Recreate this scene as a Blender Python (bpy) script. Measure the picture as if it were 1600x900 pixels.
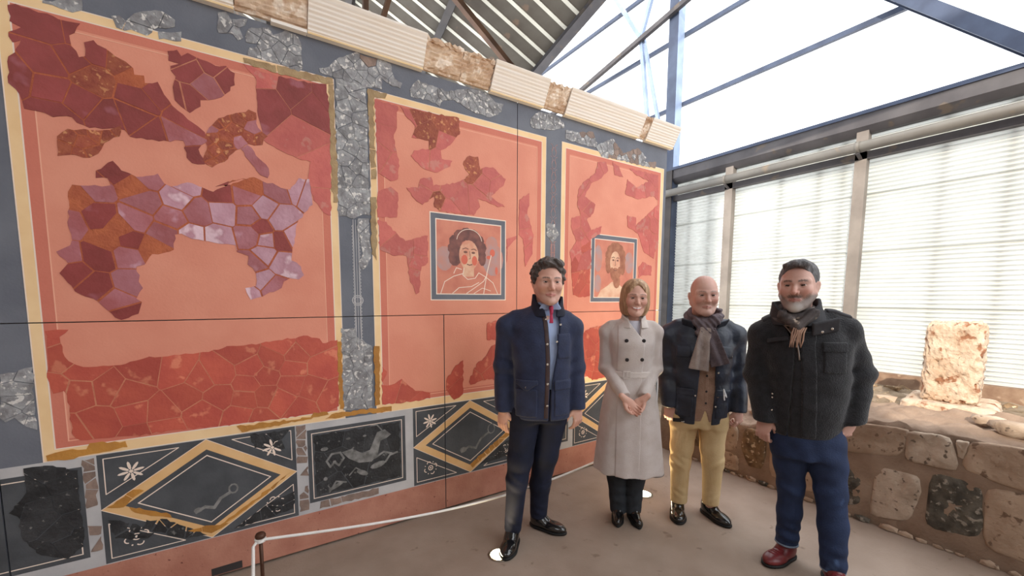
import bpy, bmesh, math, random
import numpy as np
from mathutils import Vector, Matrix
from mathutils.geometry import tessellate_polygon

for o in list(bpy.data.objects): bpy.data.objects.remove(o)
S = bpy.context.scene
C = S.collection
PI = math.pi

# ---------------------------------------------------------------- camera
cam_d = bpy.data.cameras.new('camera'); cam = bpy.data.objects.new('camera', cam_d); C.objects.link(cam)
cam_d.sensor_width = 36; cam_d.lens = 644.6/1600*36; cam_d.shift_y = 76.8/1600
cam_d.clip_start = .05; cam_d.clip_end = 200
th, yaw, roll = -0.09519, 0.57828, 0.0042
fw = Vector((math.sin(yaw)*math.cos(th), math.cos(yaw)*math.cos(th), math.sin(th)))
rt = Vector((math.cos(yaw), -math.sin(yaw), 0)); up = rt.cross(fw)
r2 = rt*math.cos(roll) + up*math.sin(roll); u2 = up*math.cos(roll) - rt*math.sin(roll)
cam.matrix_world = Matrix(((r2.x,u2.x,-fw.x,0),(r2.y,u2.y,-fw.y,0),(r2.z,u2.z,-fw.z,1.55),(0,0,0,1)))
S.camera = cam

# ---------------------------------------------------------------- light
world = bpy.data.worlds.new('world'); S.world = world; world.use_nodes = True
bg = world.node_tree.nodes['Background']
bg.inputs[0].default_value = (.93,.965,1,1); bg.inputs[1].default_value = 1.5
sun_d = bpy.data.lights.new('sun', 'SUN'); sun_d.energy = 2.3; sun_d.angle = .01; sun_d.color = (1,.9,.76)
sun = bpy.data.objects.new('sun', sun_d); C.objects.link(sun)
sun.rotation_euler = Vector((1,.45,-.5)).to_track_quat('-Z','Y').to_euler()
S.view_settings.view_transform = 'Standard'; S.view_settings.look = 'None'
S.view_settings.exposure = 1.12; S.view_settings.gamma = 1; S.view_settings.use_curve_mapping = False

# ---------------------------------------------------------------- helpers
def lin(c):
    return tuple(((v/255)/12.92 if v/255 <= .04045 else ((v/255+.055)/1.055)**2.4) for v in c)
MAT = {}
def mat(name, col, rough=.7, col2=None, scale=8, detail=4, bump=0, bscale=40, metal=0, spec=.35, rnd=0, dist=0,
        col3=None, scale3=20, lo=.35, hi=.65, thr3=.62, transl=0, coat=0, vcol=False, sheen=0, stretch=None):
    """procedural material: noise between two colours, optional third speckle colour, noise bump, per-object variation"""
    m = bpy.data.materials.new(name); m.use_nodes = True; nt = m.node_tree; N = nt.nodes; L = nt.links
    b = N['Principled BSDF']; b.inputs['Roughness'].default_value = rough; b.inputs['Metallic'].default_value = metal
    b.inputs['Specular IOR Level'].default_value = spec
    b.inputs['Coat Weight'].default_value = coat; b.inputs['Sheen Weight'].default_value = sheen
    tc = N.new('ShaderNodeTexCoord'); src = tc.outputs['Object']
    if stretch:
        mp = N.new('ShaderNodeMapping'); mp.inputs['Scale'].default_value = stretch; L.new(src, mp.inputs[0]); src = mp.outputs[0]
    out = None
    a = N.new('ShaderNodeRGB'); a.outputs[0].default_value = (*lin(col),1); out = a.outputs[0]
    def mixn(fac, A, B):
        x = N.new('ShaderNodeMix'); x.data_type = 'RGBA'
        if hasattr(fac,'type') and not isinstance(fac,(int,float)): L.new(fac, x.inputs[0])
        else: x.inputs[0].default_value = fac
        L.new(A, x.inputs[6])
        if isinstance(B, tuple): x.inputs[7].default_value = (*B,1)
        else: L.new(B, x.inputs[7])
        return x.outputs[2]
    def noise(sc, det, lo, hi, off=0):
        n = N.new('ShaderNodeTexNoise'); n.inputs['Scale'].default_value = sc; n.inputs['Detail'].default_value = det
        n.inputs['Distortion'].default_value = dist
        L.new(src, n.inputs['Vector'])
        r = N.new('ShaderNodeMapRange'); r.inputs[1].default_value = lo; r.inputs[2].default_value = hi
        L.new(n.outputs['Fac'], r.inputs[0]); return r.outputs[0], n
    if col2 is not None:
        f, _ = noise(scale, detail, lo, hi); out = mixn(f, out, lin(col2))
    if col3 is not None:
        f, _ = noise(scale3, 3, thr3, thr3+.06); out = mixn(f, out, lin(col3))
    if rnd:
        oi = N.new('ShaderNodeObjectInfo'); hs = N.new('ShaderNodeHueSaturation')
        r = N.new('ShaderNodeMapRange'); r.inputs[3].default_value = 1-rnd; r.inputs[4].default_value = 1+rnd
        L.new(oi.outputs['Random'], r.inputs[0]); L.new(r.outputs[0], hs.inputs['Value'])
        L.new(out, hs.inputs['Color']); out = hs.outputs[0]
    if vcol:
        at = N.new('ShaderNodeAttribute'); at.attribute_name = 'tint'
        x = N.new('ShaderNodeMix'); x.data_type = 'RGBA'; x.blend_type = 'MIX'
        L.new(at.outputs['Alpha'], x.inputs[0]); L.new(out, x.inputs[6]); L.new(at.outputs['Color'], x.inputs[7]); out = x.outputs[2]
    L.new(out, b.inputs['Base Color'])
    if bump:
        n = N.new('ShaderNodeTexNoise'); n.inputs['Scale'].default_value = bscale; n.inputs['Detail'].default_value = 5
        L.new(src, n.inputs['Vector'])
        bp = N.new('ShaderNodeBump'); bp.inputs['Strength'].default_value = min(1,bump); bp.inputs['Distance'].default_value = .01*max(1,bump)
        L.new(n.outputs['Fac'], bp.inputs['Height']); L.new(bp.outputs[0], b.inputs['Normal'])
    if transl:
        t = N.new('ShaderNodeBsdfTranslucent'); L.new(out, t.inputs[0])
        ms = N.new('ShaderNodeMixShader'); ms.inputs[0].default_value = transl
        L.new(b.outputs[0], ms.inputs[1]); L.new(t.outputs[0], ms.inputs[2]); L.new(ms.outputs[0], N['Material Output'].inputs[0])
    MAT[name] = m
    return m
def emis(name, col, st):
    m = bpy.data.materials.new(name); m.use_nodes = True; b = m.node_tree.nodes['Principled BSDF']
    b.inputs['Emission Color'].default_value = (*lin(col),1); b.inputs['Emission Strength'].default_value = st; MAT[name] = m; return m

def link(name, me, m=None, parent=None, smooth=False, loc=None):
    o = bpy.data.objects.new(name, me); C.objects.link(o)
    if m is not None and len(me.materials) == 0: me.materials.append(MAT[m] if isinstance(m,str) else m)
    if parent is not None: o.parent = parent
    if loc is not None: o.location = loc
    if smooth: me.shade_smooth()
    return o
def obj(name, bm, m, parent=None, smooth=False, loc=None):
    me = bpy.data.meshes.new(name); bmesh.ops.recalc_face_normals(bm, faces=bm.faces); bm.to_mesh(me); bm.free()
    return link(name, me, m, parent, smooth, loc)
def empty(name, loc=(0,0,0), rz=0):
    o = bpy.data.objects.new(name, None); C.objects.link(o); o.location = loc; o.rotation_euler = (0,0,rz); o.empty_display_size = .1
    return o
def tag(o, label=None, cat=None, group=None, kind=None):
    if label: o['label'] = label
    if cat: o['category'] = cat
    if group: o['group'] = group
    if kind: o['kind'] = kind
    return o
def box(bm, x0, x1, y0, y1, z0, z1):
    v = [bm.verts.new((x,y,z)) for x in (x0,x1) for y in (y0,y1) for z in (z0,z1)]
    for f in ((0,1,3,2),(4,6,7,5),(0,4,5,1),(2,3,7,6),(0,2,6,4),(1,5,7,3)): bm.faces.new([v[i] for i in f])
def bxm(x0,x1,y0,y1,z0,z1):
    bm = bmesh.new(); box(bm,x0,x1,y0,y1,z0,z1); return bm
def bar(bm, a, b, w, h, upv=(0,0,1)):
    a = Vector(a); b = Vector(b); d = (b-a).normalized(); s = d.cross(Vector(upv))
    if s.length < 1e-4: s = d.cross(Vector((1,0,0)))
    s.normalize(); t = s.cross(d)
    v = [bm.verts.new(p + s*i*w/2 + t*j*h/2) for p in (a,b) for i,j in ((-1,-1),(1,-1),(1,1),(-1,1))]
    for f in ((0,1,2,3),(7,6,5,4),(0,4,5,1),(1,5,6,2),(2,6,7,3),(3,7,4,0)): bm.faces.new([v[i] for i in f])
def barm(a,b,w,h,upv=(0,0,1)):
    bm = bmesh.new(); bar(bm,a,b,w,h,upv); return bm
def ibeam(bm, a, b, w, h, t=.012, upv=(0,0,1)):
    a = Vector(a); b = Vector(b); d = (b-a).normalized(); s = d.cross(Vector(upv)).normalized(); u = s.cross(d)
    bar(bm, a+u*(h/2-t/2), b+u*(h/2-t/2), w, t, upv); bar(bm, a-u*(h/2-t/2), b-u*(h/2-t/2), w, t, upv); bar(bm, a, b, t, h-2*t, upv)
def tube(bm, pts, rad, seg=10, closed=False, cap=True):
    pts = [Vector(p) for p in pts]; rings = []; n = len(pts); pu = Vector((0,0,1))
    for i,p in enumerate(pts):
        d = (pts[min(i+1,n-1)] - pts[max(i-1,0)]).normalized()
        s = d.cross(pu)
        if s.length < 1e-3: s = d.cross(Vector((1,0,0)))
        s.normalize(); t = s.cross(d).normalized()
        r = rad[i] if isinstance(rad,(list,tuple)) else rad
        rings.append([bm.verts.new(p + s*math.cos(k*2*PI/seg)*r + t*math.sin(k*2*PI/seg)*r) for k in range(seg)])
    for i in range(n-1):
        for k in range(seg): bm.faces.new((rings[i][k],rings[i][(k+1)%seg],rings[i+1][(k+1)%seg],rings[i+1][k]))
    if cap: bm.faces.new(rings[0][::-1]); bm.faces.new(rings[-1])
def tubem(pts, rad, seg=10):
    bm = bmesh.new(); tube(bm, pts, rad, seg); return bm
def lathe(bm, prof, c=(0,0,0), seg=24):
    rings = []
    for r,z in prof: rings.append([bm.verts.new((c[0]+r*math.cos(k*2*PI/seg), c[1]+r*math.sin(k*2*PI/seg), c[2]+z)) for k in range(seg)])
    for i in range(len(rings)-1):
        for k in range(seg): bm.faces.new((rings[i][k],rings[i][(k+1)%seg],rings[i+1][(k+1)%seg],rings[i+1][k]))
    bm.faces.new(rings[0][::-1]); bm.faces.new(rings[-1])

# ---------------------------------------------------------------- materials of the place
mat('concrete', (160,142,128), .7, (146,128,114), 3.5, 6, bump=.25, bscale=60, col3=(130,112,98), scale3=9, thr3=.66)
mat('slate', (116,119,128), .75, (104,107,117), 5, 5, bump=.12, bscale=90)
mat('salmon', (227,152,128), .7, (220,142,119), 4, 5, bump=.1, bscale=90)
mat('salmon_deep', (211,126,106), .7, (205,118,100), 4, 5, bump=.1, bscale=90)
mat('cream', (246,212,164), .7, (238,200,150), 6, 4)
mat('pale_line', (240,220,205), .7)
mat('red_line', (236,176,150), .7)
mat('pale_grey', (196,193,193), .75, (180,178,180), 6, 4, bump=.1)
mat('soot', (84,86,90), .7, (70,72,76), 7, 5, bump=.12, bscale=80)
mat('gold_band', (230,188,136), .7, (222,176,120), 9, 4)
mat('plinth_stone', (190,134,114), .6, (172,114,96), 7, 6, bump=.15, bscale=70, col3=(110,60,52), scale3=38, thr3=.66)
mat('mortar_orange', (192,108,74), .85, (172,92,66), 16, 5, bump=.5, bscale=90)
mat('mortar_pale', (206,140,110), .85, (192,120,96), 18, 5, bump=.4, bscale=90)
mat('frag_dark', (156,72,70), .5, (138,62,58), 9, 6, bump=.25, bscale=55, rnd=.13, col3=(170,98,106), scale3=6, thr3=.63)
mat('frag_lilac', (202,156,170), .4, (180,126,138), 8, 6, bump=.35, bscale=45, rnd=.10, col3=(224,190,200), scale3=8, thr3=.56)
mat('frag_purple', (180,116,124), .45, (164,92,94), 8, 6, bump=.3, bscale=50, rnd=.12, col3=(198,148,160), scale3=7, thr3=.6)
mat('frag_orange', (196,94,76), .5, (182,82,70), 8, 6, bump=.25, bscale=55, rnd=.12, col3=(214,126,100), scale3=12, thr3=.62)
mat('frag_rose', (202,108,98), .55, (190,96,90), 10, 6, bump=.25, bscale=55, rnd=.1, col3=(196,124,112), scale3=14, thr3=.6)
mat('frag_brown', (170,92,66), .6, (150,72,58), 26, 6, bump=.5, bscale=70, rnd=.16, col3=(206,140,96), scale3=40, thr3=.6)
mat('frag_grey', (164,164,166), .7, (128,126,128), 24, 7, bump=.6, bscale=60, rnd=.14, col3=(214,210,206), scale3=42, thr3=.58)
mat('frag_black', (58,58,60), .55, (40,40,42), 14, 6, bump=.5, bscale=60, rnd=.25, col3=(110,108,106), scale3=36, thr3=.66)
mat('frag_ochre', (190,134,62), .6, (172,118,56), 14, 5, bump=.3, bscale=60, rnd=.1)
mat('frag_taupe', (150,128,116), .65, (124,106,98), 16, 5, bump=.4, bscale=60, rnd=.12)
mat('frag_olive', (176,150,112), .65, (154,126,92), 16, 5, bump=.4, bscale=60, rnd=.1)
mat('cornice_new', (246,240,234), .7, (240,228,214), 5, 3, stretch=(.4,1,14))
mat('cornice_edge', (240,214,170), .7, (232,200,150), 5, 3)
mat('cornice_old', (224,200,176), .85, (196,164,138), 9, 7, bump=.8, bscale=30, col3=(240,224,208), scale3=12, thr3=.55)
mat('steel_blue', (74,84,106), .45, (62,70,90), 5, 4, metal=.2, spec=.4)
mat('steel_pale', (150,168,196), .45, (132,148,176), 5, 4, metal=.2)
mat('steel_grey', (88,85,87), .55, (74,71,74), 4, 5, metal=.2, col3=(98,88,80), scale3=5)
mat('steel_brown', (112,84,66), .55, (88,66,54), 5, 5, metal=.2)
mat('steel_dark', (72,66,64), .5, (58,54,54), 5, 5, metal=.2)
mat('pipe_paint', (112,108,102), .45, (100,96,91), 4, 5, col3=(122,108,92), scale3=4)
mat('rust', (146,122,102), .8, (124,98,80), 10, 6, bump=.4, bscale=40, col3=(160,138,118), scale3=14)
mat('sheet', (218,220,217), .35, (208,210,206), 3, 5, metal=0, spec=.5, transl=.33)
mat('roof_sheet', (92,86,76), .6, (74,64,54), 2.2, 5, metal=.15, col3=(108,88,72), scale3=4)
mat('roof_rib', (226,224,210), .5, (206,202,188), 4, 4)
mat('mortar', (156,134,116), .9, (138,116,99), 8, 6, bump=.6, bscale=45)
mat('stone_tan', (184,162,142), .9, (156,132,112), 6, 7, bump=1.0, bscale=28, rnd=.12, col3=(120,98,82), scale3=22, thr3=.62)
mat('stone_pale', (198,180,162), .9, (160,140,122), 8, 7, bump=1.0, bscale=30, rnd=.1, col3=(110,96,84), scale3=26, thr3=.62)
mat('stone_dark', (108,102,92), .9, (70,66,60), 16, 7, bump=1.5, bscale=30, col3=(156,148,136), scale3=30, thr3=.58)
mat('stone_rough', (140,114,86), .9, (92,74,56), 14, 7, bump=1.6, bscale=26, col3=(196,174,146), scale3=24, thr3=.58)
mat('stone_block', (214,196,176), .9, (190,164,140), 7, 8, bump=2.5, bscale=24, col3=(150,106,80), scale3=13, thr3=.6)
mat('earth', (150,132,112), .95, (112,94,74), 9, 7, bump=1.6, bscale=20, col3=(182,156,122), scale3=18)
mat('wall_plaster', (172,158,146), .9, (160,146,134), 2, 4)
mat('post_grey', (138,130,123), .5, (120,112,106), 4, 5, metal=.1)
mat('rope', (232,228,224), .85, bump=.4, bscale=200)
mat('post_brown', (92,62,48), .45, (74,50,40), 8, 3, metal=.4)
mat('disc_dark', (58,54,54), .5)
mat('lamp_ring', (150,140,128), .35, metal=.9)
emis('lamp_glow', (255,236,190), 30)
mat('portrait_ground', (214,140,118), .7, (200,122,104), 9, 5)
mat('portrait_grey', (176,150,150), .7, (196,140,128), 12, 5)
mat('portrait_skin', (228,190,160), .7, (214,150,126), 14, 5)
mat('portrait_hair', (140,92,84), .7, (108,74,72), 20, 5)
mat('portrait_blonde', (180,124,98), .7, (154,98,78), 20, 5)
mat('portrait_cheek', (216,112,92), .7)
mat('portrait_dark', (128,88,78), .7)
mat('portrait_flesh', (232,198,170), .7, (216,160,134), 10, 5)
mat('figure_grey', (140,138,136), .7, (96,94,92), 26, 5)
mat('figure_pale', (176,172,166), .7, (140,136,132), 20, 5)
mat('pen_white', (228,224,216), .7)

# ================================================================ SETTING
def slab(name, x0,x1,y0,y1,z0,z1,m, kind='structure', parent=None):
    o = obj(name, bxm(x0,x1,y0,y1,z0,z1), m, parent)
    if parent is None: tag(o, kind=kind)
    return o
tag(slab('floor', -5, 3.62, -5, 2.74, -.12, 0, 'concrete'), 'smooth brown-grey concrete floor')
FY = 2.687
# unseen walls added left and behind, heights set to shade the room
tag(slab('shade_wall_left', -4.3, -4.1, -.95, 9, -.1, 8.6, 'wall_plaster'), 'tall unseen pale wall added to keep sun off the mural')
tag(slab('shade_wall_left_middle', -4.3, -4.1, -2.6, -.95, -.1, 5.25, 'wall_plaster'), 'lower unseen pale wall added to keep sun off the visitors')
tag(slab('shade_wall_left_low', -4.3, -4.1, -5, -2.6, -.1, 4.65, 'wall_plaster'), 'lowest unseen pale wall, added, letting sun reach the stone block')
tag(slab('shade_wall_near_end', -4.1, .6, -5.2, -5, -.1, 8.4, 'wall_plaster'), 'tall unseen pale wall added to dim the left of the hall')
tag(slab('shade_wall_near', .6, 3.4, -5.2, -5, -.1, 3.2, 'wall_plaster'), 'low unseen pale wall, added, letting sky light in from behind')

# ---- roof: ribbed metal sheets sloping down to the right, carried on purlins (a grid turned a few degrees)
ra = Vector((.876,-.144,-.46)).normalized(); rb = Vector((.108,.989,-.105)); rb = (rb - ra*rb.dot(ra)).normalized(); rn = ra.cross(rb).normalized()
if rn.z < 0: rn = -rn
RP = Vector((3.62, 4.94, 4.66))
Mroof = Matrix((ra, rb, rn)).transposed().to_4x4(); Mroof.translation = RP
ceil = obj('ceiling', bxm(-8.6, -.02, -9.5, 6.5, .07, .09), 'roof_sheet'); ceil.matrix_world = Mroof
tag(ceil, 'underside of the ribbed metal roof sloping down to the right', kind='structure')
def pan_mesh():
    bm = bmesh.new(); pr = [(-.12,.06),(-.12,.012),(.075,.012),(.085,.06)]
    for x0,x1 in ((-8.6,-.02),):
        v = [bm.verts.new((x,y,z)) for x in (x0,x1) for y,z in pr]
        for i in range(3): bm.faces.new((v[i],v[i+1],v[5+i],v[4+i]))
        bm.faces.new((v[3],v[0],v[4],v[7])); bm.faces.new(v[:4]); bm.faces.new(v[4:])
    bmesh.ops.recalc_face_normals(bm, faces=bm.faces); me = bpy.data.meshes.new('roof_pan'); bm.to_mesh(me); bm.free(); me.materials.append(MAT['roof_sheet']); return me
def rib_mesh():
    bm = bxm(-8.6,-.02, .076,.128, .006,.030); bmesh.ops.recalc_face_normals(bm, faces=bm.faces)
    me = bpy.data.meshes.new('roof_rib'); bm.to_mesh(me); bm.free(); me.materials.append(MAT['roof_rib']); return me
pm, rm = pan_mesh(), rib_mesh()
k = -9.2
while k < 6.2:
    link('roof_pan', pm, None, ceil, loc=(0,k,0)); link('roof_rib', rm, None, ceil, loc=(0,k,0)); k += .25
rt_ = empty('roof_truss'); rt_.matrix_world = Mroof
tag(rt_, 'brown and dark steel purlins and edge beam under the ribbed roof', 'steel truss')
for x,w,h,m,n in ((-5.1,.09,.14,'steel_dark','purlin'),(-6.4,.09,.14,'steel_dark','purlin'),(-7.7,.09,.14,'steel_dark','purlin'),(-.05,.10,.17,'steel_grey','edge_beam'),(-1.35,.09,.14,'steel_dark','purlin'),(-2.55,.09,.14,'steel_dark','purlin'),(-3.8,.09,.14,'steel_dark','purlin')):
    bm = bmesh.new(); ibeam(bm,(x,-9.4,-.09),(x,6.4,-.09),w,h); obj(n,bm,m,rt_)
bm = bmesh.new(); bar(bm,(.0,-9.4,-.03),(.0,6.4,-.03),.012,.2); obj('fascia',bm,'steel_dark',rt_)
def W2R(p): return tuple(Mroof.inverted() @ Vector(p))

def tr_bar(n,a,b,w,m):
    o = obj(n, barm(W2R(a),W2R(b),w,w), m, rt_)
tr_bar('web_member',(1.30,5.0,4.55),(1.34,5.0,6.4),.055,'steel_brown'); tr_bar('web_member',(1.42,5.0,4.45),(1.95,5.0,6.2),.05,'steel_brown')
tr_bar('tie_bar',(1.15,4.7,5.80),(3.42,4.95,4.50),.07,'steel_brown')
# ---- right-hand wall: corrugated sheets behind a steel frame
WX = 6.0
fr = empty('steel_frame', (WX,4.4,0)); tag(fr, 'blue-grey steel frame of column, beams and posts around the corrugated sheets', 'steel frame')
def fpart(name, bm, m):
    o = obj(name, bm, m); o.parent = fr; o.location = (-WX,-4.4,0); return o
bm = bmesh.new()
ibeam(bm, (WX-.02,4.42,.3), (WX-.02,4.42,9.5), .16, .16, .014, (0,1,0)); fpart('column', bm, 'steel_blue')
fpart('column_flange', bxm(WX-.108,WX-.10,4.335,4.50,3.64,9.5), 'steel_blue')
fpart('column_pale_side', bxm(WX-.10,WX+.06,4.331,4.338,3.64,9.5), 'steel_pale')  # thin pale plate that makes this face of the column lighter
for z in (4.66,5.71,6.74,7.8): fpart('purlin', barm((WX+.10,-.0 if z>4.7 else 1.62,z),(WX+.10,11,z),.05,.06), 'steel_blue')
# eaves beam: channel with a sloping face
bm = bmesh.new(); pr = [(-.02,3.62),(-.10,3.60),(-.10,3.47),(-.03,3.40),(.05,3.40),(.05,3.62)]
v = [[bm.verts.new((WX+a,y,b)) for a,b in pr] for y in (-2.5,4.45)]
for i in range(6): bm.faces.new((v[0][i],v[0][(i+1)%6],v[1][(i+1)%6],v[1][i]))
bm.faces.new(v[0]); bm.faces.new(v[1][::-1]); fpart('eaves_beam', bm, 'steel_grey')
fpart('beam_cap', bxm(WX-.115,WX+.06,-2.5,4.45,3.60,3.64), 'steel_blue')
fpart('head_rail', bxm(WX-.06,WX+.02,-2.5,4.4,3.12,3.20), 'steel_grey')
for y in (3.42,1.90,.38,-1.2): fpart('post', bxm(WX-.06,WX+.03,y-.055,y+.055,.6,3.45), 'post_grey')
fpart('column_shade_plate', bxm(WX-.12,WX-.105,4.33,4.50,.3,3.60), 'steel_dark')  # dark plate standing in for the shade on the lower column
fpart('sill_beam', bxm(WX-.08,WX+.02,-2.5,4.4,.59,.735), 'rust')
bm = bmesh.new(); ibeam(bm,(WX-.05,2.9,5.96),(WX-.05,.5,3.52),.12,.13,.012,(1,0,0)); fpart('raking_brace',bm,'steel_blue')
for a,b,w,m in (((5.85,7.4,5.51),(5.85,2.6,6.30),.07,'steel_grey'),((5.9,6.2,7.75),(5.9,5.08,5.97),.06,'steel_pale'),((5.92,4.62,7.2),(5.92,5.07,6.0),.06,'steel_pale'),
                ((5.9,5.06,5.96),(5.9,4.68,3.1),.06,'steel_pale'),((5.92,5.02,5.92),(5.92,4.2+.2,3.4),.05,'steel_pale')):
    fpart('brace', barm(a,b,w,w,(1,0,0)), m)
# corrugated sheets: three courses in each bay, horizontal waves
wr = slab('wall_right', WX+.14, WX+.15, -2.5, 4.42, .2, .58, 'rust'); tag(wr, 'wall of bright horizontal corrugated metal sheets')
PITCH = .0462
def sheet(y0,y1,z0,z1,xo):
    bm = bmesh.new(); n = int((z1-z0)/PITCH*8); rows = []
    for i in range(n+1):
        z = z0+(z1-z0)*i/n; x = WX+.06+xo+.019*math.sin(2*PI*z/PITCH)
        rows.append((bm.verts.new((x,y0,z)),bm.verts.new((x,y1,z))))
    for i in range(n): bm.faces.new((rows[i][0],rows[i][1],rows[i+1][1],rows[i+1][0]))
    o = obj('corrugated_sheet', bm, 'sheet', wr, True)
for y0,y1 in ((3.40,4.44),(1.88,3.44),(.36,1.92),(-1.2,.40),(-2.5,-1.18)):
    for j,(z0,z1) in enumerate(((.70,1.46),(1.44,2.10),(2.08,2.75),(2.73,3.55))): sheet(y0,y1,z0,z1,.004*(j%2))
for y in (3.78,4.12,2.35,2.78,2.10,1.25,.80,.05,-.4): fpart('back_rail', bxm(WX+.10,WX+.13,y-.025,y+.025,.7,3.5), 'steel_dark')
# downpipe running along the wall on brackets
pi_ = empty('gutter_pipe', (WX-.16,2,3.24)); tag(pi_, 'long pale grey round pipe running below the eaves beam', 'pipe')
def ppart(n,bm,m,s=False):
    o = obj(n,bm,m,None,s); o.parent = pi_; o.location = (-(WX-.16),-2,-3.24)
ppart('pipe', tubem([(WX-.16,4.5,3.235),(WX-.16,-2.5,3.235)],.055,16),'pipe_paint',True)
for y in (3.42,1.90,.38):
    ppart('pipe_clip', tubem([(WX-.16,y-.02,3.235),(WX-.16,y+.02,3.235)],.061,16),'pipe_paint',True)
    ppart('bracket', barm((WX-.17,y,3.17),(WX-.04,y,3.12),.03,.02),'steel_grey')

# ---- low ruined wall of rubble stones with mortar, and the ground behind it
rnd = random.Random(5)
def nz(x,y,s=1.0):
    return (math.sin(x*7.1*s+y*3.3*s+1.3)+math.sin(x*13.7*s-y*9.1*s+.4)*.6+math.sin(y*17.3*s+x*4.7*s+2.2)*.5+math.sin(x*29*s+y*23*s)*.3)/2.4
def wtop(y):
    return float(np.interp(y,[-2,.3,.98,1.15,1.6,1.9,2.7],[.76,.745,.73,.68,.5,.47,.46]))
lw = empty('ruined_wall', (3.57,1,0)); tag(lw, 'low ancient rubble stone wall with brown mortar at the floor edge', 'stone wall')
def lpart(n,bm,m,sm=False):
    o = obj(n,bm,m,None,sm); o.parent = lw; o.location = (-3.57,-1,0); return o
bm = bmesh.new(); NY,NU = 120,34; g = []
for i in range(NY+1):
    y = -2+4.66*i/NY; t = wtop(y); row = []
    for j in range(NU+1):
        u = j/NU
        if u < .5: z = t*u/.5; x = 3.585+.012*nz(y*2,z*2)+.03*(u/.5)**6+.006*nz(y*7,z*7)
        else:
            w = (u-.5)/.5; x = 3.61+.62*w; z = t+.03*nz(x*2,y*2)+.018*nz(x*6,y*6)+w*(.03+max(0,.68-t)*.9)-.02*(1-w)
        row.append(bm.verts.new((x,y,z)))
    g.append(row)
for i in range(NY):
    for j in range(NU): bm.faces.new((g[i][j],g[i][j+1],g[i+1][j+1],g[i+1][j]))
core = lpart('mortar_core', bm, 'mortar', True)
core.data.materials.append(MAT['stone_pale'])
for f in core.data.polygons:
    if f.center.x > 3.60 and f.normal.z > .3: f.material_index = 1
def wall_stone(poly, m, depth=.010, name='stone'):
    """pillowed stone on the front face; poly in (y,z)"""
    n = len(poly); c0 = (sum(p[0] for p in poly)/n,sum(p[1] for p in poly)/n); poly = [(c0[0]+(p[0]-c0[0])*1.09,c0[1]+(p[1]-c0[1])*1.07) for p in poly]; cy = sum(p[0] for p in poly)/n; cz = sum(p[1] for p in poly)/n
    pts = []
    for i in range(n):
        a,b = poly[i],poly[(i+1)%n]
        for k in range(5):
            t = k/5; pts.append((a[0]+(b[0]-a[0])*t, a[1]+(b[1]-a[1])*t))
    # soften corners
    for _ in range(1): pts = [tuple((pts[i-1][k]+2*pts[i][k]+pts[(i+1)%len(pts)][k])/4 for k in (0,1)) for i in range(len(pts))]
    bm = bmesh.new(); rings = []
    for s,d in ((1.04,-.5),(1.02,.2),(.97,.75),(.86,.95),(.6,1.0),(.3,1.02)):
        ring = []
        for (y,z) in pts:
            yy = cy+(y-cy)*s+.004*nz(y*9,z*9); zz = cz+(z-cz)*s+.004*nz(z*9,y*8)
            ring.append(bm.verts.new((3.585-depth*d-.008*nz(yy*6,zz*6)*d-.005*nz(yy*19,zz*17)*d, yy, zz)))
        rings.append(ring)
    c = bm.verts.new((3.585-depth*1.02-.005*nz(cy*6,cz*6),cy,cz))
    for a,b in zip(rings,rings[1:]):
        for i in range(len(pts)): bm.faces.new((a[i],a[(i+1)%len(pts)],b[(i+1)%len(pts)],b[i]))
    for i in range(len(pts)): bm.faces.new((rings[-1][i],rings[-1][(i+1)%len(pts)],c))
    lpart(name,bm,m,True)
STN = [([(1.102,.664),(.779,.706),(.816,.524),(1.077,.466)],'stone_tan'),([(.774,.692),(.596,.708),(.549,.521),(.771,.509)],'stone_pale'),
 ([(.489,.706),(.16,.735),(.14,.48),(.508,.536)],'stone_tan'),([(.906,.404),(.718,.406),(.701,.321),(.734,.116),(.924,.069)],'stone_pale'),
 ([(.647,.452),(.445,.45),(.431,.16),(.649,.118)],'stone_dark'),([(.415,.45),(.20,.456),(.18,.101),(.398,.118)],'stone_tan'),
 ([(1.081,.351),(.989,.264),(.999,.123),(1.088,.06),(1.16,.12),(1.15,.3)],'stone_dark'),
 ([(1.803,.427),(1.681,.441),(1.64,.366),(1.645,.149),(1.756,.129),(1.821,.259)],'stone_rough'),
 ([(1.45,.54),(1.14,.64),(1.12,.46),(1.42,.40)],'stone_tan'),([(1.58,.36),(1.24,.36),(1.26,.08),(1.57,.10)],'stone_tan'),
 ([(1.62,.46),(1.5,.5),(1.48,.4),(1.6,.39)],'stone_pale'),
 ([(2.12,.42),(1.88,.43),(1.87,.22),(2.1,.2)],'stone_tan'),([(2.45,.43),(2.18,.42),(2.17,.16),(2.46,.14)],'stone_rough'),([(2.1,.17),(1.86,.18),(1.85,.04),(2.1,.03)],'stone_tan'),
 ([(.10,.735),(-.28,.75),(-.30,.50),(.08,.48)],'stone_pale'),([(.14,.44),(-.2,.46),(-.22,.1),(.12,.09)],'stone_dark'),([(.56,.70),(.51,.705),(.525,.6),(.55,.61)],'stone_pale')]
for p,m in STN: wall_stone(p,m)
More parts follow.
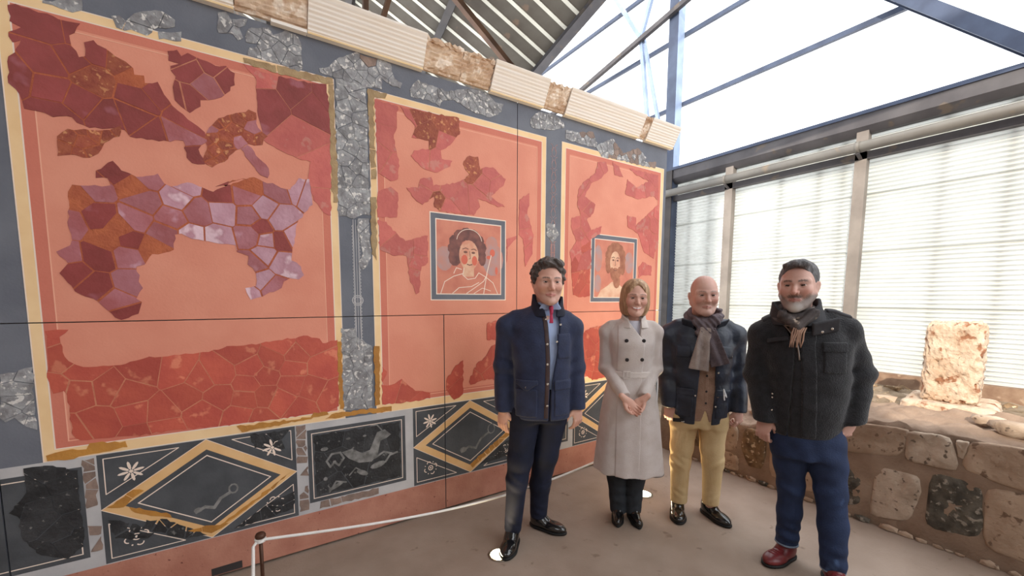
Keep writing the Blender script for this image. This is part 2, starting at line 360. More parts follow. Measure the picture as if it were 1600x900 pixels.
def rock(name, c, r, m, seed, parent=None, sq=(1,1,1), n=2, rough=.16, group=None):
    rr = random.Random(seed); ph = [rr.uniform(0,6) for _ in range(9)]
    bm = bmesh.new(); bmesh.ops.create_icosphere(bm, subdivisions=n, radius=1)
    for v in bm.verts:
        p = v.co; k = 1+rough*(math.sin(p.x*3.1+ph[0])*math.sin(p.y*2.7+ph[1])+math.sin(p.z*3.7+ph[2]+p.x*2)*.8+.5*math.sin(p.x*7+ph[3])*math.sin(p.y*6+ph[4])+.4*math.sin(p.z*8+p.y*5+ph[5]))
        k *= .75+.25/max(abs(p.x),abs(p.y),abs(p.z))**.6
        v.co = Vector((p.x*r*sq[0]*k, p.y*r*sq[1]*k, p.z*r*sq[2]*k))+Vector(c)
    o = obj(name,bm,m,None,n>1)
    if parent is lw: o.parent = lw; o.location = (-3.57,-1,0)
    return o
y = -.4; i = 0                                           # pebbles set in the mortar along the floor
while y < 2.5:
    r = rnd.uniform(.014,.032); rock('pebble',(3.57,y,r*.6),r,rnd.choice(['stone_pale','stone_tan','stone_dark','stone_tan']),i,lw,(.6,1.5,.8),1); y += r*rnd.uniform(3.0,4.6); i += 1
for c,r,sq,m in (((3.80,.36,.79),.085,(1,1.3,.6),'stone_pale'),((3.95,.20,.79),.09,(1,1.2,.6),'stone_tan'),((3.72,.05,.78),.07,(1,1.4,.6),'stone_tan'),((3.98,.50,.78),.06,(1,1.2,.6),'stone_pale'),
                 ((3.72,1.52,.56),.06,(1,1.3,.6),'stone_pale'),((3.82,1.8,.55),.07,(1,1.3,.6),'stone_tan')):
    rock('loose_stone',c,r,m,int(c[1]*100)+7,lw,sq,2)
# earth behind the wall
bm = bmesh.new(); g = []
for i in range(71):
    y = -2.5+7*i/70; row = []
    for j in range(31):
        x = 4.18+2.0*j/30; row.append(bm.verts.new((x,y,.66+.035*nz(x*2,y*2)+.022*nz(x*6,y*5)+.012*nz(x*15,y*13)-.10*(j/30)**2)))
    g.append(row)
for i in range(70):
    for j in range(30): bm.faces.new((g[i][j],g[i][j+1],g[i+1][j+1],g[i+1][j]))
tag(obj('ground',bm,'earth',None,True), 'rough earth between the low wall and the corrugated sheets', kind='structure')
tag(slab('unseen_ground_outside', 6.22, 40, -20, 2.7, -.4, .2, 'earth'), 'unseen ground added outside to darken the corrugated sheets from below')  # unseen, added so the waves get less light from below
tag(slab('ground_behind', 3.62, 12, 2.78, 14, -.2, .3, 'earth'), 'bare ground behind the mural')
spots = []
for i in range(60):
    x = rnd.uniform(4.5,5.8); y = rnd.uniform(-.2,2.2); r = rnd.uniform(.03,.07)
    if any((x-a)**2+(y-b_)**2 < ((r+c_)*1.7)**2 for a,b_,c_ in spots): continue
    spots.append((x,y,r))
    if .35 < y < 1.1 and x < 4.95: continue
    o = rock('rubble_stone',(x,y,.66-.10*((x-4.18)/2)**2+r*.15+.02*nz(x*2,y*2)),r,rnd.choice(['stone_tan','stone_rough','stone_pale']),i+50,None,(1,1.2,.7),1,.25)
    tag(o,'small brown stone lying on the earth behind the low wall','stone','rubble behind the low wall')
# ancient block standing on a slab
def weathered(name, x0,x1,y0,y1,z0,z1,m,cut,amp,rz=0):
    bm = bmesh.new(); bmesh.ops.create_cube(bm,size=2); bmesh.ops.subdivide_edges(bm,edges=bm.edges,cuts=cut,use_grid_fill=True)
    hx,hy,hz = (x1-x0)/2,(y1-y0)/2,(z1-z0)/2
    for v in bm.verts:
        p = v.co.copy(); q = Vector((p.x*hx,p.y*hy,p.z*hz)); e = .05
        inner = Vector((max(-hx+e,min(hx-e,q.x)),max(-hy+e,min(hy-e,q.y)),max(-hz+e,min(hz-e,q.z)))); d = q-inner
        if d.length > 1e-6: q = inner+d.normalized()*min(e,d.length)
        nrm = (q-inner*.6).normalized()
        a = nz(q.x*4+q.z*3,q.y*4+q.z*5)*.6+nz(q.x*11-q.z*9,q.y*12+q.z*8)*.45
        pit = max(0,nz(q.y*9+q.x*7+3,q.z*9-q.x*5+1)-.35)*2.0+max(0,nz(q.y*17+q.x*13+1,q.z*19-q.x*11+2)-.4)*1.2
        v.co = q+nrm*(amp*a-amp*1.6*pit)
    o = obj(name,bm,m,None,True); o.location = ((x0+x1)/2,(y0+y1)/2,(z0+z1)/2); o.rotation_euler = (0,0,rz); return o
tag(weathered('stone_block',4.28,4.58,.60,.90,.79,1.385,'stone_block',34,.018,.10),'tall pitted pale limestone block standing on a flat slab','stone block')
tag(weathered('stone_slab',4.16,4.74,.50,1.0,.66,.80,'stone_block',14,.012,.10),'flat pale limestone slab under the tall pitted block','stone slab')
RED={
 'dark1': [(-0.756,2.751),(-0.732,2.764),(-0.668,2.753),(-0.542,2.752),(-0.562,2.707),(-0.58,2.692),(-0.576,2.649),(-0.555,2.607),(-0.534,2.618),(-0.534,2.676),(-0.502,2.695),(-0.434,2.648),(-0.399,2.635),(-0.374,2.614),(-0.372,2.586),(-0.337,2.591),(-0.336,2.558),(-0.288,2.576),(-0.274,2.541),(-0.252,2.502),(-0.218,2.46),(-0.158,2.413),(-0.117,2.381),(-0.11,2.335),(-0.147,2.292),(-0.125,2.222),(-0.177,2.219),(-0.197,2.241),(-0.205,2.321),(-0.256,2.306),(-0.344,2.298),(-0.405,2.3),(-0.422,2.326),(-0.455,2.328),(-0.499,2.314),(-0.541,2.309),(-0.581,2.323),(-0.594,2.344),(-0.654,2.33),(-0.704,2.344),(-0.738,2.345),(-0.757,2.418),(-0.777,2.438),(-0.773,2.524),(-0.745,2.583),(-0.727,2.623),(-0.752,2.606),(-0.761,2.645),(-0.723,2.675),(-0.755,2.689)],
 'brown1': [(-0.647,2.25),(-0.611,2.29),(-0.542,2.3),(-0.485,2.312),(-0.432,2.343),(-0.442,2.293),(-0.496,2.253),(-0.52,2.201),(-0.55,2.177),(-0.598,2.182),(-0.652,2.167)],
 'dark2': [(-0.243,2.73),(-0.206,2.747),(-0.191,2.722),(-0.165,2.745),(-0.115,2.73),(-0.055,2.717),(-0.01,2.73),(0.026,2.704),(0.023,2.645),(-0.017,2.593),(-0.063,2.555),(-0.09,2.543),(-0.126,2.534),(-0.127,2.503),(-0.172,2.461),(-0.204,2.484),(-0.228,2.508),(-0.23,2.537),(-0.232,2.566),(-0.217,2.62),(-0.236,2.644),(-0.235,2.664),(-0.201,2.684),(-0.242,2.687)],
 'brown2': [(-0.069,2.444),(-0.032,2.473),(0.078,2.537),(0.112,2.528),(0.118,2.453),(0.161,2.418),(0.134,2.368),(0.055,2.352),(-0.004,2.298),(-0.043,2.247),(-0.095,2.212),(-0.133,2.232),(-0.112,2.298),(-0.118,2.36),(-0.098,2.406)],
 'dark3': [(0.066,2.763),(0.131,2.75),(0.22,2.742),(0.391,2.756),(0.468,2.77),(0.479,2.578),(0.48,2.413),(0.471,2.16),(0.466,2.03),(0.425,2.045),(0.376,2.108),(0.363,2.188),(0.353,2.23),(0.368,2.321),(0.296,2.33),(0.203,2.36),(0.144,2.392),(0.12,2.519),(0.12,2.705)],
 'dark4': [(0.035,2.327),(0.065,2.354),(0.101,2.306),(0.158,2.249),(0.151,2.197),(0.117,2.208),(0.08,2.258)],
 'purple1': [(-0.533,2.123),(-0.472,2.177),(-0.445,2.138),(-0.393,2.117),(-0.313,2.145),(-0.292,2.102),(-0.268,2.091),(-0.2,2.121),(-0.097,2.089),(-0.059,2.116),(-0.011,2.161),(0.096,2.188),(-0.086,2.117),(-0.049,2.139),(0.086,2.192),(0.125,2.176),(0.258,2.15),(0.304,2.221),(0.358,2.223),(0.366,2.135),(0.37,2.081),(0.294,1.989),(0.268,1.879),(0.255,1.818),(0.247,1.758),(0.295,1.724),(0.309,1.675),(0.281,1.65),(0.237,1.655),(0.204,1.636),(0.192,1.6),(0.097,1.551),(0.041,1.533),(0.019,1.597),(0.069,1.609),(0.072,1.679),(0.035,1.724),(0.042,1.77),(-0.01,1.789),(-0.013,1.823),(-0.101,1.828),(-0.198,1.842),(-0.215,1.851),(-0.239,1.865),(-0.265,1.858),(-0.273,1.783),(-0.312,1.765),(-0.357,1.757),(-0.388,1.704),(-0.42,1.692),(-0.41,1.652),(-0.416,1.621),(-0.402,1.59),(-0.429,1.538),(-0.41,1.522),(-0.426,1.465),(-0.489,1.436),(-0.538,1.487),(-0.579,1.538),(-0.62,1.557),(-0.682,1.652),(-0.652,1.696),(-0.657,1.71),(-0.685,1.747),(-0.639,1.778),(-0.632,1.826),(-0.64,1.863),(-0.63,2.015),(-0.614,2.049),(-0.516,2.054),(-0.486,2.064),(-0.495,2.096),(-0.535,2.09)],
 'orange1': [(-0.746,1.393),(-0.709,1.398),(-0.671,1.396),(-0.702,1.364),(-0.697,1.295),(-0.681,1.252),(-0.634,1.22),(-0.614,1.218),(-0.489,1.222),(-0.399,1.252),(-0.33,1.247),(-0.283,1.251),(-0.159,1.258),(-0.079,1.285),(0.054,1.285),(0.101,1.299),(0.315,1.323),(0.378,1.302),(0.394,1.274),(0.478,1.288),(0.473,0.878),(0.412,0.849),(0.171,0.85),(-0.047,0.851),(-0.305,0.862),(-0.479,0.862),(-0.667,0.875),(-0.694,0.916),(-0.69,1.043),(-0.705,1.115),(-0.739,1.106),(-0.749,1.162),(-0.744,1.298)],
 'rose1': [(0.74,2.758),(0.885,2.749),(0.876,2.644),(0.853,2.549),(0.885,2.424),(0.875,2.303),(0.827,2.283),(0.748,2.322)],
 'rose2': [(0.899,2.755),(1.033,2.759),(1.309,2.776),(1.316,2.672),(1.243,2.586),(1.172,2.538),(1.179,2.483),(1.258,2.484),(1.241,2.445),(1.131,2.385),(1.086,2.391),(1.027,2.409),(0.963,2.465),(0.985,2.502),(1.088,2.529),(1.089,2.583),(0.972,2.58),(0.995,2.657),(0.946,2.692)],
 'rose3': [(0.93,2.258),(1.01,2.27),(1.025,2.327),(1.1,2.352),(1.115,2.299),(1.272,2.336),(1.355,2.378),(1.388,2.412),(1.339,2.476),(1.372,2.533),(1.457,2.548),(1.474,2.47),(1.58,2.496),(1.691,2.43),(1.672,2.381),(1.562,2.289),(1.682,2.227),(1.617,2.219),(1.456,2.26),(1.473,2.202),(1.421,2.136),(1.159,2.136),(1.12,2.16),(1.121,2.23),(1.037,2.163),(0.965,2.209)],
 'rose4': [(0.745,2.206),(0.826,2.25),(0.873,2.217),(0.863,2.062),(0.74,2.048)],
 'rose5': [(0.74,2.035),(0.793,2.028),(0.833,1.978),(0.916,1.917),(1.071,1.964),(1.069,1.786),(1.023,1.756),(1.005,1.584),(0.982,1.57),(0.94,1.668),(0.921,1.821),(0.843,1.816),(0.748,1.851)],
 'rose6': [(1.817,2.299),(1.906,2.359),(1.907,2.287),(1.888,2.203),(1.951,2.046),(1.942,1.896),(1.871,1.793),(1.86,1.908),(1.849,2.005),(1.809,2.034)],
 'rose7': [(1.702,1.993),(1.789,2.024),(1.789,2.0),(1.712,1.93),(1.702,1.818)],
 'rose8': [(2.625,2.717),(2.727,2.735),(2.756,2.668),(2.655,2.579),(2.555,2.528),(2.485,2.412),(2.611,2.357),(2.588,2.282),(2.515,2.22),(2.567,2.135),(2.694,2.183),(2.671,2.107),(2.57,2.062),(2.577,1.806),(2.356,1.779),(2.329,1.937),(2.398,2.031),(2.336,2.149),(2.346,2.22),(2.441,2.248),(2.402,2.331),(2.411,2.455),(2.481,2.535),(2.603,2.625)],
 'orange2': [(2.35,1.853),(2.456,1.984),(2.554,2.039),(2.568,1.567),(2.441,1.557),(2.375,1.576),(2.352,1.749)],
 'rose9': [(2.806,2.749),(2.888,2.727),(2.947,2.643),(2.837,2.644)],
 'rose10': [(3.028,2.732),(3.437,2.736),(3.451,2.501),(3.369,2.53),(3.157,2.473),(2.982,2.498),(3.004,2.633),(3.123,2.575),(3.299,2.659),(3.117,2.689)],
 'rose11': [(3.019,2.311),(3.136,2.304),(3.14,2.226),(3.316,2.364),(3.453,2.46),(3.475,2.093),(3.401,1.964),(3.297,2.12),(3.143,2.167),(3.023,2.215)],
 'rose12': [(3.172,2.171),(3.43,2.172),(3.417,1.94),(3.263,1.997),(3.209,2.089)],
 'rose13': [(3.196,1.853),(3.251,1.899),(3.387,1.861),(3.384,1.773),(3.241,1.768),(3.202,1.745)],
 'orange3': [(0.745,1.098),(0.774,1.066),(0.742,0.979),(0.801,0.973),(0.872,1.006),(0.964,0.913),(1.071,0.889),(1.071,0.847),(0.879,0.841),(0.739,0.85)],
 'orange4': [(1.197,0.971),(1.268,1.062),(1.328,1.095),(1.326,0.847),(1.253,0.812),(1.196,0.885)],
 'orange5': [(1.375,0.93),(1.438,1.059),(1.502,1.099),(1.567,1.185),(1.633,1.204),(1.742,1.151),(1.743,0.89),(1.527,0.937),(1.387,0.907)],
 'orange6': [(1.528,1.356),(1.606,1.377),(1.687,1.317),(1.687,1.224),(1.528,1.233)],
 'orange7': [(2.455,1.22),(2.583,1.288),(2.765,1.305),(2.783,0.817),(2.621,0.81),(2.486,0.905)],
}
GREY={
 'gleft': [(-0.893,1.21),(-0.794,1.234),(-0.801,1.073),(-0.801,0.949),(-0.832,0.968),(-0.864,1.014),(-0.892,0.998),(-0.907,1.021)],
 'g2': [(-0.437,2.821),(-0.408,2.832),(-0.387,2.816),(-0.355,2.86),(-0.316,2.883),(-0.253,2.905),(-0.206,2.883),(-0.208,2.853),(-0.241,2.832),(-0.273,2.827),(-0.315,2.775),(-0.352,2.781),(-0.422,2.776)],
 'g3': [(-0.274,2.807),(-0.184,2.837),(-0.187,2.792),(-0.272,2.774)],
 'g4': [(-0.652,2.807),(-0.606,2.826),(-0.529,2.855),(-0.532,2.81),(-0.563,2.79),(-0.602,2.794),(-0.653,2.797)],
 'g5': [(-0.032,2.978),(0.004,2.996),(0.021,2.967),(0.096,2.993),(0.084,2.958),(0.056,2.937),(0.072,2.891),(0.048,2.872),(0.026,2.896),(-0.033,2.882)],
 'g6': [(0.082,2.904),(0.113,2.957),(0.191,2.983),(0.21,2.952),(0.272,3.0),(0.334,2.976),(0.348,2.924),(0.349,2.824),(0.327,2.795),(0.224,2.809),(0.087,2.811),(0.098,2.852),(0.158,2.886),(0.085,2.874)],
 'g7': [(0.432,2.848),(0.483,2.868),(0.543,2.939),(0.641,2.998),(0.714,2.99),(0.778,3.004),(0.844,2.992),(0.868,2.911),(0.916,2.898),(0.901,2.863),(0.854,2.863),(0.788,2.889),(0.787,2.826),(0.697,2.814),(0.597,2.776),(0.55,2.787),(0.505,2.822),(0.437,2.826)],
 'g8': [(0.964,2.873),(1.022,2.947),(1.094,2.934),(1.231,2.93),(1.31,2.964),(1.359,2.977),(1.425,2.995),(1.528,3.0),(1.598,2.953),(1.671,2.956),(1.653,2.899),(1.563,2.841),(1.458,2.839),(1.375,2.854),(1.278,2.887),(1.199,2.867),(1.168,2.818),(1.093,2.84),(0.97,2.829)],
 'g9': [(1.911,2.906),(1.991,2.98),(2.128,2.996),(2.238,2.956),(2.25,2.918),(2.108,2.87),(2.003,2.856),(1.921,2.854)],
 'g10': [(2.261,2.903),(2.423,2.921),(2.567,2.952),(2.62,2.858),(2.799,2.947),(2.939,2.847),(3.135,2.931),(3.258,2.867),(3.23,2.824),(3.398,2.853),(3.386,2.792),(3.113,2.784),(2.886,2.782),(2.674,2.771),(2.596,2.836),(2.425,2.828),(2.263,2.837)],
 'gp1': [(0.518,2.812),(0.687,2.822),(0.694,2.628),(0.692,2.192),(0.701,2.264),(0.691,2.056),(0.65,2.058),(0.599,2.027),(0.55,2.038),(0.507,2.03),(0.512,2.357)],
 'gp2': [(0.617,2.029),(0.688,2.036),(0.691,1.794),(0.666,1.74),(0.64,1.719),(0.616,1.764),(0.643,1.818),(0.632,1.895),(0.615,1.958)],
 'gp3': [(0.501,1.36),(0.586,1.357),(0.593,1.301),(0.683,1.239),(0.675,0.84),(0.498,0.846)],
 'gp4': [(2.077,2.141),(2.164,2.15),(2.211,2.068),(2.145,1.994),(2.078,2.057)],
 'gdl1': [(-0.855,0.78),(-0.79,0.779),(-0.687,0.734),(-0.687,0.653),(-0.687,0.505),(-0.692,0.357),(-0.745,0.315),(-0.829,0.36),(-0.879,0.449),(-0.888,0.565),(-0.913,0.587),(-0.854,0.668)],
}
OCH={
 'o1': [(-0.782,0.824),(-0.724,0.836),(-0.65,0.828),(-0.638,0.855),(-0.513,0.841),(-0.507,0.81),(-0.611,0.801),(-0.722,0.79),(-0.779,0.798)],
 'o2': [(-0.058,0.839),(0.312,0.831),(0.329,0.858),(0.404,0.851),(0.412,0.834),(0.247,0.82),(-0.035,0.801)],
 'o3': [(0.391,0.808),(0.452,0.837),(0.579,0.833),(0.722,0.831),(0.799,0.83),(0.798,0.796),(0.613,0.807),(0.476,0.803)],
 'o4': [(0.067,2.793),(0.223,2.8),(0.348,2.803),(0.502,2.812),(0.506,2.785),(0.471,2.773),(0.368,2.767),(0.221,2.759),(0.071,2.768)],
 'o5': [(0.48,2.773),(0.508,2.78),(0.509,2.173),(0.476,2.168)],
 'o6': [(0.699,2.805),(0.819,2.809),(0.805,2.778),(0.74,2.77),(0.733,2.75),(0.736,2.282),(0.705,2.277)],
 'o7': [(0.482,2.346),(0.512,2.351),(0.507,2.111),(0.482,2.108)],
 'o8': [(0.698,2.167),(0.733,2.172),(0.727,1.783),(0.697,1.821)],
 'o9': [(0.475,1.279),(0.499,1.278),(0.499,0.855),(0.478,0.858)],
 'o10': [(0.696,1.238),(0.73,1.236),(0.724,0.853),(0.691,0.847)],
}

# ================================================================ MURAL (plaster boards on the wall plane y = FY, coordinates x,z in metres)
mural = empty('mural', (1.2,FY,0)); tag(mural, 'large reconstructed ancient wall painting with red panels, grey bands and plaster fragments', 'mural')
BOARDS = [(-1.7,-.933,1.4325,3.0),(-.927,1.792,1.4325,3.0),(1.798,3.56,1.4325,3.0),(-1.7,-.933,.015,1.4275),(-.927,1.178,.015,1.4275),(1.184,3.56,.015,1.4275)]
OFF = Vector((-1.2,-FY,0))
bobj = []
for b in BOARDS:
    o = obj('mural_board', bxm(b[0],b[1],FY,FY+.05,b[2],b[3]), 'slate', mural); o.location = OFF; bobj.append(o)
slab('wall_back', -1.7, 3.54, FY+.05, FY+.16, 0, 3.02, 'wall_plaster')
def area(p): return sum(p[i-1][0]*p[i][1]-p[i][0]*p[i-1][1] for i in range(len(p)))/2
def clip(poly, nx, nz_, d):
    """keep the side nx*x+nz*z <= d"""
    out = []
    for i in range(len(poly)):
        a,b = poly[i-1],poly[i]; da = nx*a[0]+nz_*a[1]-d; db = nx*b[0]+nz_*b[1]-d
        if (da <= 0) != (db <= 0):
            t = da/(da-db); out.append((a[0]+(b[0]-a[0])*t, a[1]+(b[1]-a[1])*t))
        if db <= 0: out.append(b)
    return out
def clipb(poly, b):
    for n in ((1,0,b[1]),(-1,0,-b[0]),(0,1,b[3]),(0,-1,-b[2])):
        poly = clip(poly,*n)
        if len(poly) < 3: return None
    return poly if abs(area(poly)) > 2e-6 else None
def prism(bm, poly, y0, y1):
    q = []
    for p in poly:
        if not q or (p[0]-q[-1][0])**2+(p[1]-q[-1][1])**2 > 1e-8: q.append(p)
    if len(q) > 2 and (q[0][0]-q[-1][0])**2+(q[0][1]-q[-1][1])**2 < 1e-8: q.pop()
    if len(q) < 3: return
    f = [bm.verts.new((p[0],y1,p[1])) for p in q]; k = [bm.verts.new((p[0],y0,p[1])) for p in q]
    n = len(q)
    try: bm.faces.new(f)
    except ValueError: return
    for i in range(n): bm.faces.new((f[i],f[(i+1)%n],k[(i+1)%n],k[i]))
def paint(name, polys, m, lvl, sep=False):
    """painted shape(s), split where the boards meet; lvl in millimetres in front of the board"""
    if polys and isinstance(polys[0][0],(int,float)): polys = [polys]
    if sep:
        for i,q in enumerate(polys): paint(name,[q],m,lvl+.04*i)
        return
    for b,o in zip(BOARDS,bobj):
        bm = bmesh.new()
        for i,p in enumerate(polys):
            q = clipb(p,b)
            if q: prism(bm,q,FY,FY-(lvl+.012*(i%40))/1000)
        if len(bm.faces): obj(name,bm,m,o)
        else: bm.free()
def rect(x0,x1,z0,z1): return [(x0,z0),(x1,z0),(x1,z1),(x0,z1)]
def frame(x0,x1,z0,z1,w): return [rect(x0,x1,z1-w,z1),rect(x0,x1,z0,z0+w),rect(x0,x0+w,z0+w,z1-w),rect(x1-w,x1,z0+w,z1-w)]
def stroke(pts, w, closed=False):
    out = []; n = len(pts)
    for i in range(n if closed else n-1):
        a = Vector(pts[i]); b = Vector(pts[(i+1)%n]); d = (b-a)
        if d.length < 1e-6: continue
        d.normalize(); s = Vector((-d.y,d.x))*w/2; a = a-d*w*.3; b = b+d*w*.3
        out.append([tuple(a-s),tuple(b-s),tuple(b+s),tuple(a+s)])
    return out
def ell(cx,cz,rx,rz,n=20,a0=0,a1=2*PI,rot=0):
    c,s = math.cos(rot),math.sin(rot)
    return [(cx+rx*math.cos(a)*c-rz*math.sin(a)*s, cz+rx*math.cos(a)*s+rz*math.sin(a)*c) for a in [a0+(a1-a0)*i/n for i in range(n if a1-a0 > 6.2 else n+1)]]
# red fields with cream borders and fine pale lines
for (x0,x1) in ((-.79,.505),(.705,2.064),(2.23,3.517)):
    w = .040; z0,z1 = .797,2.805
    paint('red_field', rect(x0+w,x1-w,z0+.052,z1-w), 'salmon', 1)
    paint('cream_border', frame(x0,x1,z0,z1,w)+[rect(x0+w,x1-w,z0+w,z0+.052)], 'cream', 1.6)
    paint('border_line', frame(x0+w-.004,x1-w+.004,z0+.048,z1-w+.004,.005)+frame(x0-.004,x1+.004,z0-.004,z1+.004,.004), 'pale_line', 2)
    a = .042
    paint('red_margin', frame(x0+w,x1-w,z0+.052,z1-w,a), 'salmon_deep', 1.4)
    paint('inner_line', frame(x0+w+a,x1-w-a,z0+.05+a-.012,z1-w-a-.01,.004), 'red_line', 2)
# dado
paint('dado_ground', rect(-1.7,3.56,.235,.793), 'pale_grey', 1)
paint('plinth_gap_shade', [(-.212,.06),(-.07,.062),(-.07,.018),(-.212,.018)], 'disc_dark', 3.5)  # shade of a notch in the plinth, painted as a flat dark patch
paint('plinth', rect(-1.7,3.56,.015,.235), 'plinth_stone', 3)
def black_panel(x0,x1,z0,z1):
    paint('black_panel', rect(x0,x1,z0,z1), 'soot', 1.8); paint('panel_line', frame(x0+.022,x1-.022,z0+.022,z1-.022,.0045), 'pale_line', 2.3)
def lozenge_panel(x0,x1,z0=.240,z1=.790):
    cx,cz = (x0+x1)/2,(z0+z1)/2; hx,hz = (x1-x0)/2,(z1-z0)/2
    paint('black_panel', rect(x0,x1,z0,z1), 'soot', 1.8)
    def loz(s): return [(cx-hx*s,cz),(cx,cz-hz*s),(cx+hx*s,cz),(cx,cz+hz*s)]
    o,i = loz(.995),loz(.80)
    paint('gold_lozenge', [[o[k],o[(k+1)%4],i[(k+1)%4],i[k]] for k in range(4)], 'gold_band', 2.2)
    paint('lozenge_line', stroke(loz(.68),.005,True)+stroke(loz(1.0),.003,True), 'pale_line', 2.6)
    for sx in (-1,1):
        for sz in (-1,1):
            t = [(cx+sx*(hx-.022),cz+sz*(hz-.022)),(cx+sx*(hx-.022),cz+sz*.075),(cx+sx*.115,cz+sz*(hz-.022))]
            paint('corner_line', stroke(t,.004,True), 'pale_line', 2.4)
            rosette(cx+sx*hx*.72, cz+sz*hz*.62, sz)
def rosette(x,z,kind):
    if kind > 0:
        P = []
        for k in range(8):
            a = k*PI/4+.2; P.append(ell(x+.03*math.cos(a),z+.03*math.sin(a),.022,.0065,8,rot=a))
        paint('rosette', P+[ell(x,z,.008,.008,10)], 'pale_line', 2.7)
    else:
        P = stroke(ell(x,z,.016,.016,14),.005,True)+[ell(x,z,.006,.006,8)]
        for k in range(4):
            a = k*PI/2+.35; P += stroke(ell(x+.034*math.cos(a),z+.034*math.sin(a),.014,.014,6,a-1.2,a+1.2),.005)
            P.append(ell(x+.044*math.cos(a+PI/4),z+.044*math.sin(a+PI/4),.004,.004,6))
        paint('rosette', P, 'pale_line', 2.7)
black_panel(-1.6,-.672,.294,.746); lozenge_panel(-.62,.225); black_panel(.288,.888,.297,.752); lozenge_panel(.944,1.822); black_panel(1.885,2.344,.297,.752); lozenge_panel(2.399,3.28); black_panel(3.335,3.54,.297,.752)
# faint sea creatures painted in the black panel
def creature(ox,oz,s):
    T = lambda P: [(ox+x*s,oz+z*s) for x,z in P]
    paint('painted_creature', stroke(T([(-.16,.00),(-.19,-.03),(-.21,.01),(-.18,.05),(-.13,.05),(-.11,.01),(-.14,-.03),(-.17,.0)]),.012)
          +[T([(-.12,.05),(-.06,.06),(0,.02),(.05,.03),(.10,.14),(.15,.15),(.19,.11),(.16,.09),(.12,.08),(.10,-.01),(.06,-.05),(-.02,-.04),(-.08,.0)])]
          +stroke(T([(.08,-.03),(.14,.0),(.19,-.02)]),.012)+stroke(T([(.13,.15),(.10,.19),(.06,.19)]),.008), 'figure_grey', 3.6)
creature(.60,.53,1.0)
for q in ([ell(.60,.42,.04,.016,10,rot=-.5)]+stroke([(.52,.42),(.56,.46),(.6,.43)],.008),[ell(.70,.45,.05,.02,10,rot=.2)]+stroke([(.70,.45),(.75,.46),(.78,.50),(.83,.51)],.012),[ell(.44,.37,.05,.012,10,rot=.4)]+stroke([(.40,.34),(.44,.40),(.50,.38)],.010),[ell(.38,.62,.022,.012,8)],[ell(.52,.66,.014,.007,8)],[ell(.62,.66,.012,.007,8)],[ell(.38,.43,.012,.012,8)]):
    paint('painted_creature', q, 'figure_grey', 3.5)
def beast(ox,oz,s):
    T = lambda P: [(ox+x*s,oz+z*s) for x,z in P]
    paint('painted_creature', stroke(T([(-.06,-.02),(-.02,.0),(.02,-.015),(.05,.03),(.09,.05)]),.016)+stroke(ell(ox+.11*s,oz+.07*s,.02*s,.025*s,10),.008,True)+[ell(ox-.05*s,oz-.01*s,.02*s,.014*s,8)], 'figure_grey', 2.6)
beast(-.20,.42,1.0); beast(1.40,.44,1.5)
# pilasters: grey with a pale candelabrum line
for x in (.605,2.147):
    P = stroke([(x-.014,.85),(x-.014,2.02)],.004)+stroke([(x+.014,.85),(x+.014,2.02)],.004)+stroke([(x,.85),(x,2.02)],.003)+stroke(ell(x,1.53,.032,.03,14),.005,True)+stroke(ell(x,1.53,.022,.02,10),.004,True)
    z = .86
    while z < 2.0: P += stroke(ell(x-.014,z,.008,.007,6,PI/2,3*PI/2),.003)+stroke(ell(x+.014,z,.008,.007,6,-PI/2,PI/2),.003); z += .02
    if x > 1:
        z = 1.95
        while z < 2.75:
            P += stroke(ell(x,z,.022,.035,12),.0025,True)+stroke(ell(x-.03,z+.03,.018,.03,8,-1.2,1.8),.0025)+stroke(ell(x+.03,z+.03,.018,.03,8,1.3,4.3),.0025); z += .095
    paint('candelabrum_line', P, 'pale_grey' if x < 1 else 'portrait_grey', 1.4)
# square bust pictures (a plain generic bust of each kind)
def picture(x0,x1,z0,z1,m):
    paint('picture_band', frame(x0,x1,z0,z1,.038), m, 2.2); paint('picture_line', frame(x0-.003,x1+.003,z0-.003,z1+.003,.007)+frame(x0+.038,x1-.038,z0+.038,z1-.038,.007), 'pale_line', 2.6)
    paint('picture_ground', rect(x0+.038,x1-.038,z0+.038,z1-.038), 'portrait_ground', 2.0)
picture(1.088,1.69,1.533,2.125,'slate')
paint('picture_cloud', [ell(1.19,1.82,.065,.085,14),ell(1.58,1.83,.09,.12,14),ell(1.57,1.95,.05,.05,12)], 'portrait_grey', 2.3, True)
paint('painted_hair', [ell(1.37+.105*math.cos(a),1.895+.105*math.sin(a)*1.0,.052,.046,9) for a in [k*.5-.35 for k in range(9)]]+[ell(1.27,1.83,.05,.06,10),ell(1.49,1.83,.03,.05,10)], 'portrait_hair', 2.7)
paint('painted_face', [ell(1.38,1.85,.078,.108,20),rect(1.335,1.42,1.70,1.78)], 'portrait_skin', 3.0)
paint('painted_cheek', [ell(1.345,1.82,.026,.035,10),ell(1.425,1.815,.022,.035,10)], 'portrait_cheek', 3.3, True)
paint('painted_features', [ell(1.353,1.873,.016,.008,10),ell(1.415,1.871,.015,.008,10)]+stroke([(1.33,1.893),(1.355,1.902),(1.375,1.895)],.006)+stroke([(1.40,1.893),(1.42,1.898),(1.44,1.89)],.006)+stroke([(1.385,1.88),(1.392,1.83),(1.38,1.825)],.004)+stroke([(1.365,1.788),(1.385,1.782),(1.405,1.787)],.007), 'portrait_dark',  3.6, True)
paint('painted_line', stroke(ell(1.385,1.95,.10,.085,14,.1,PI-.1),.004), 'pale_line', 3.2)
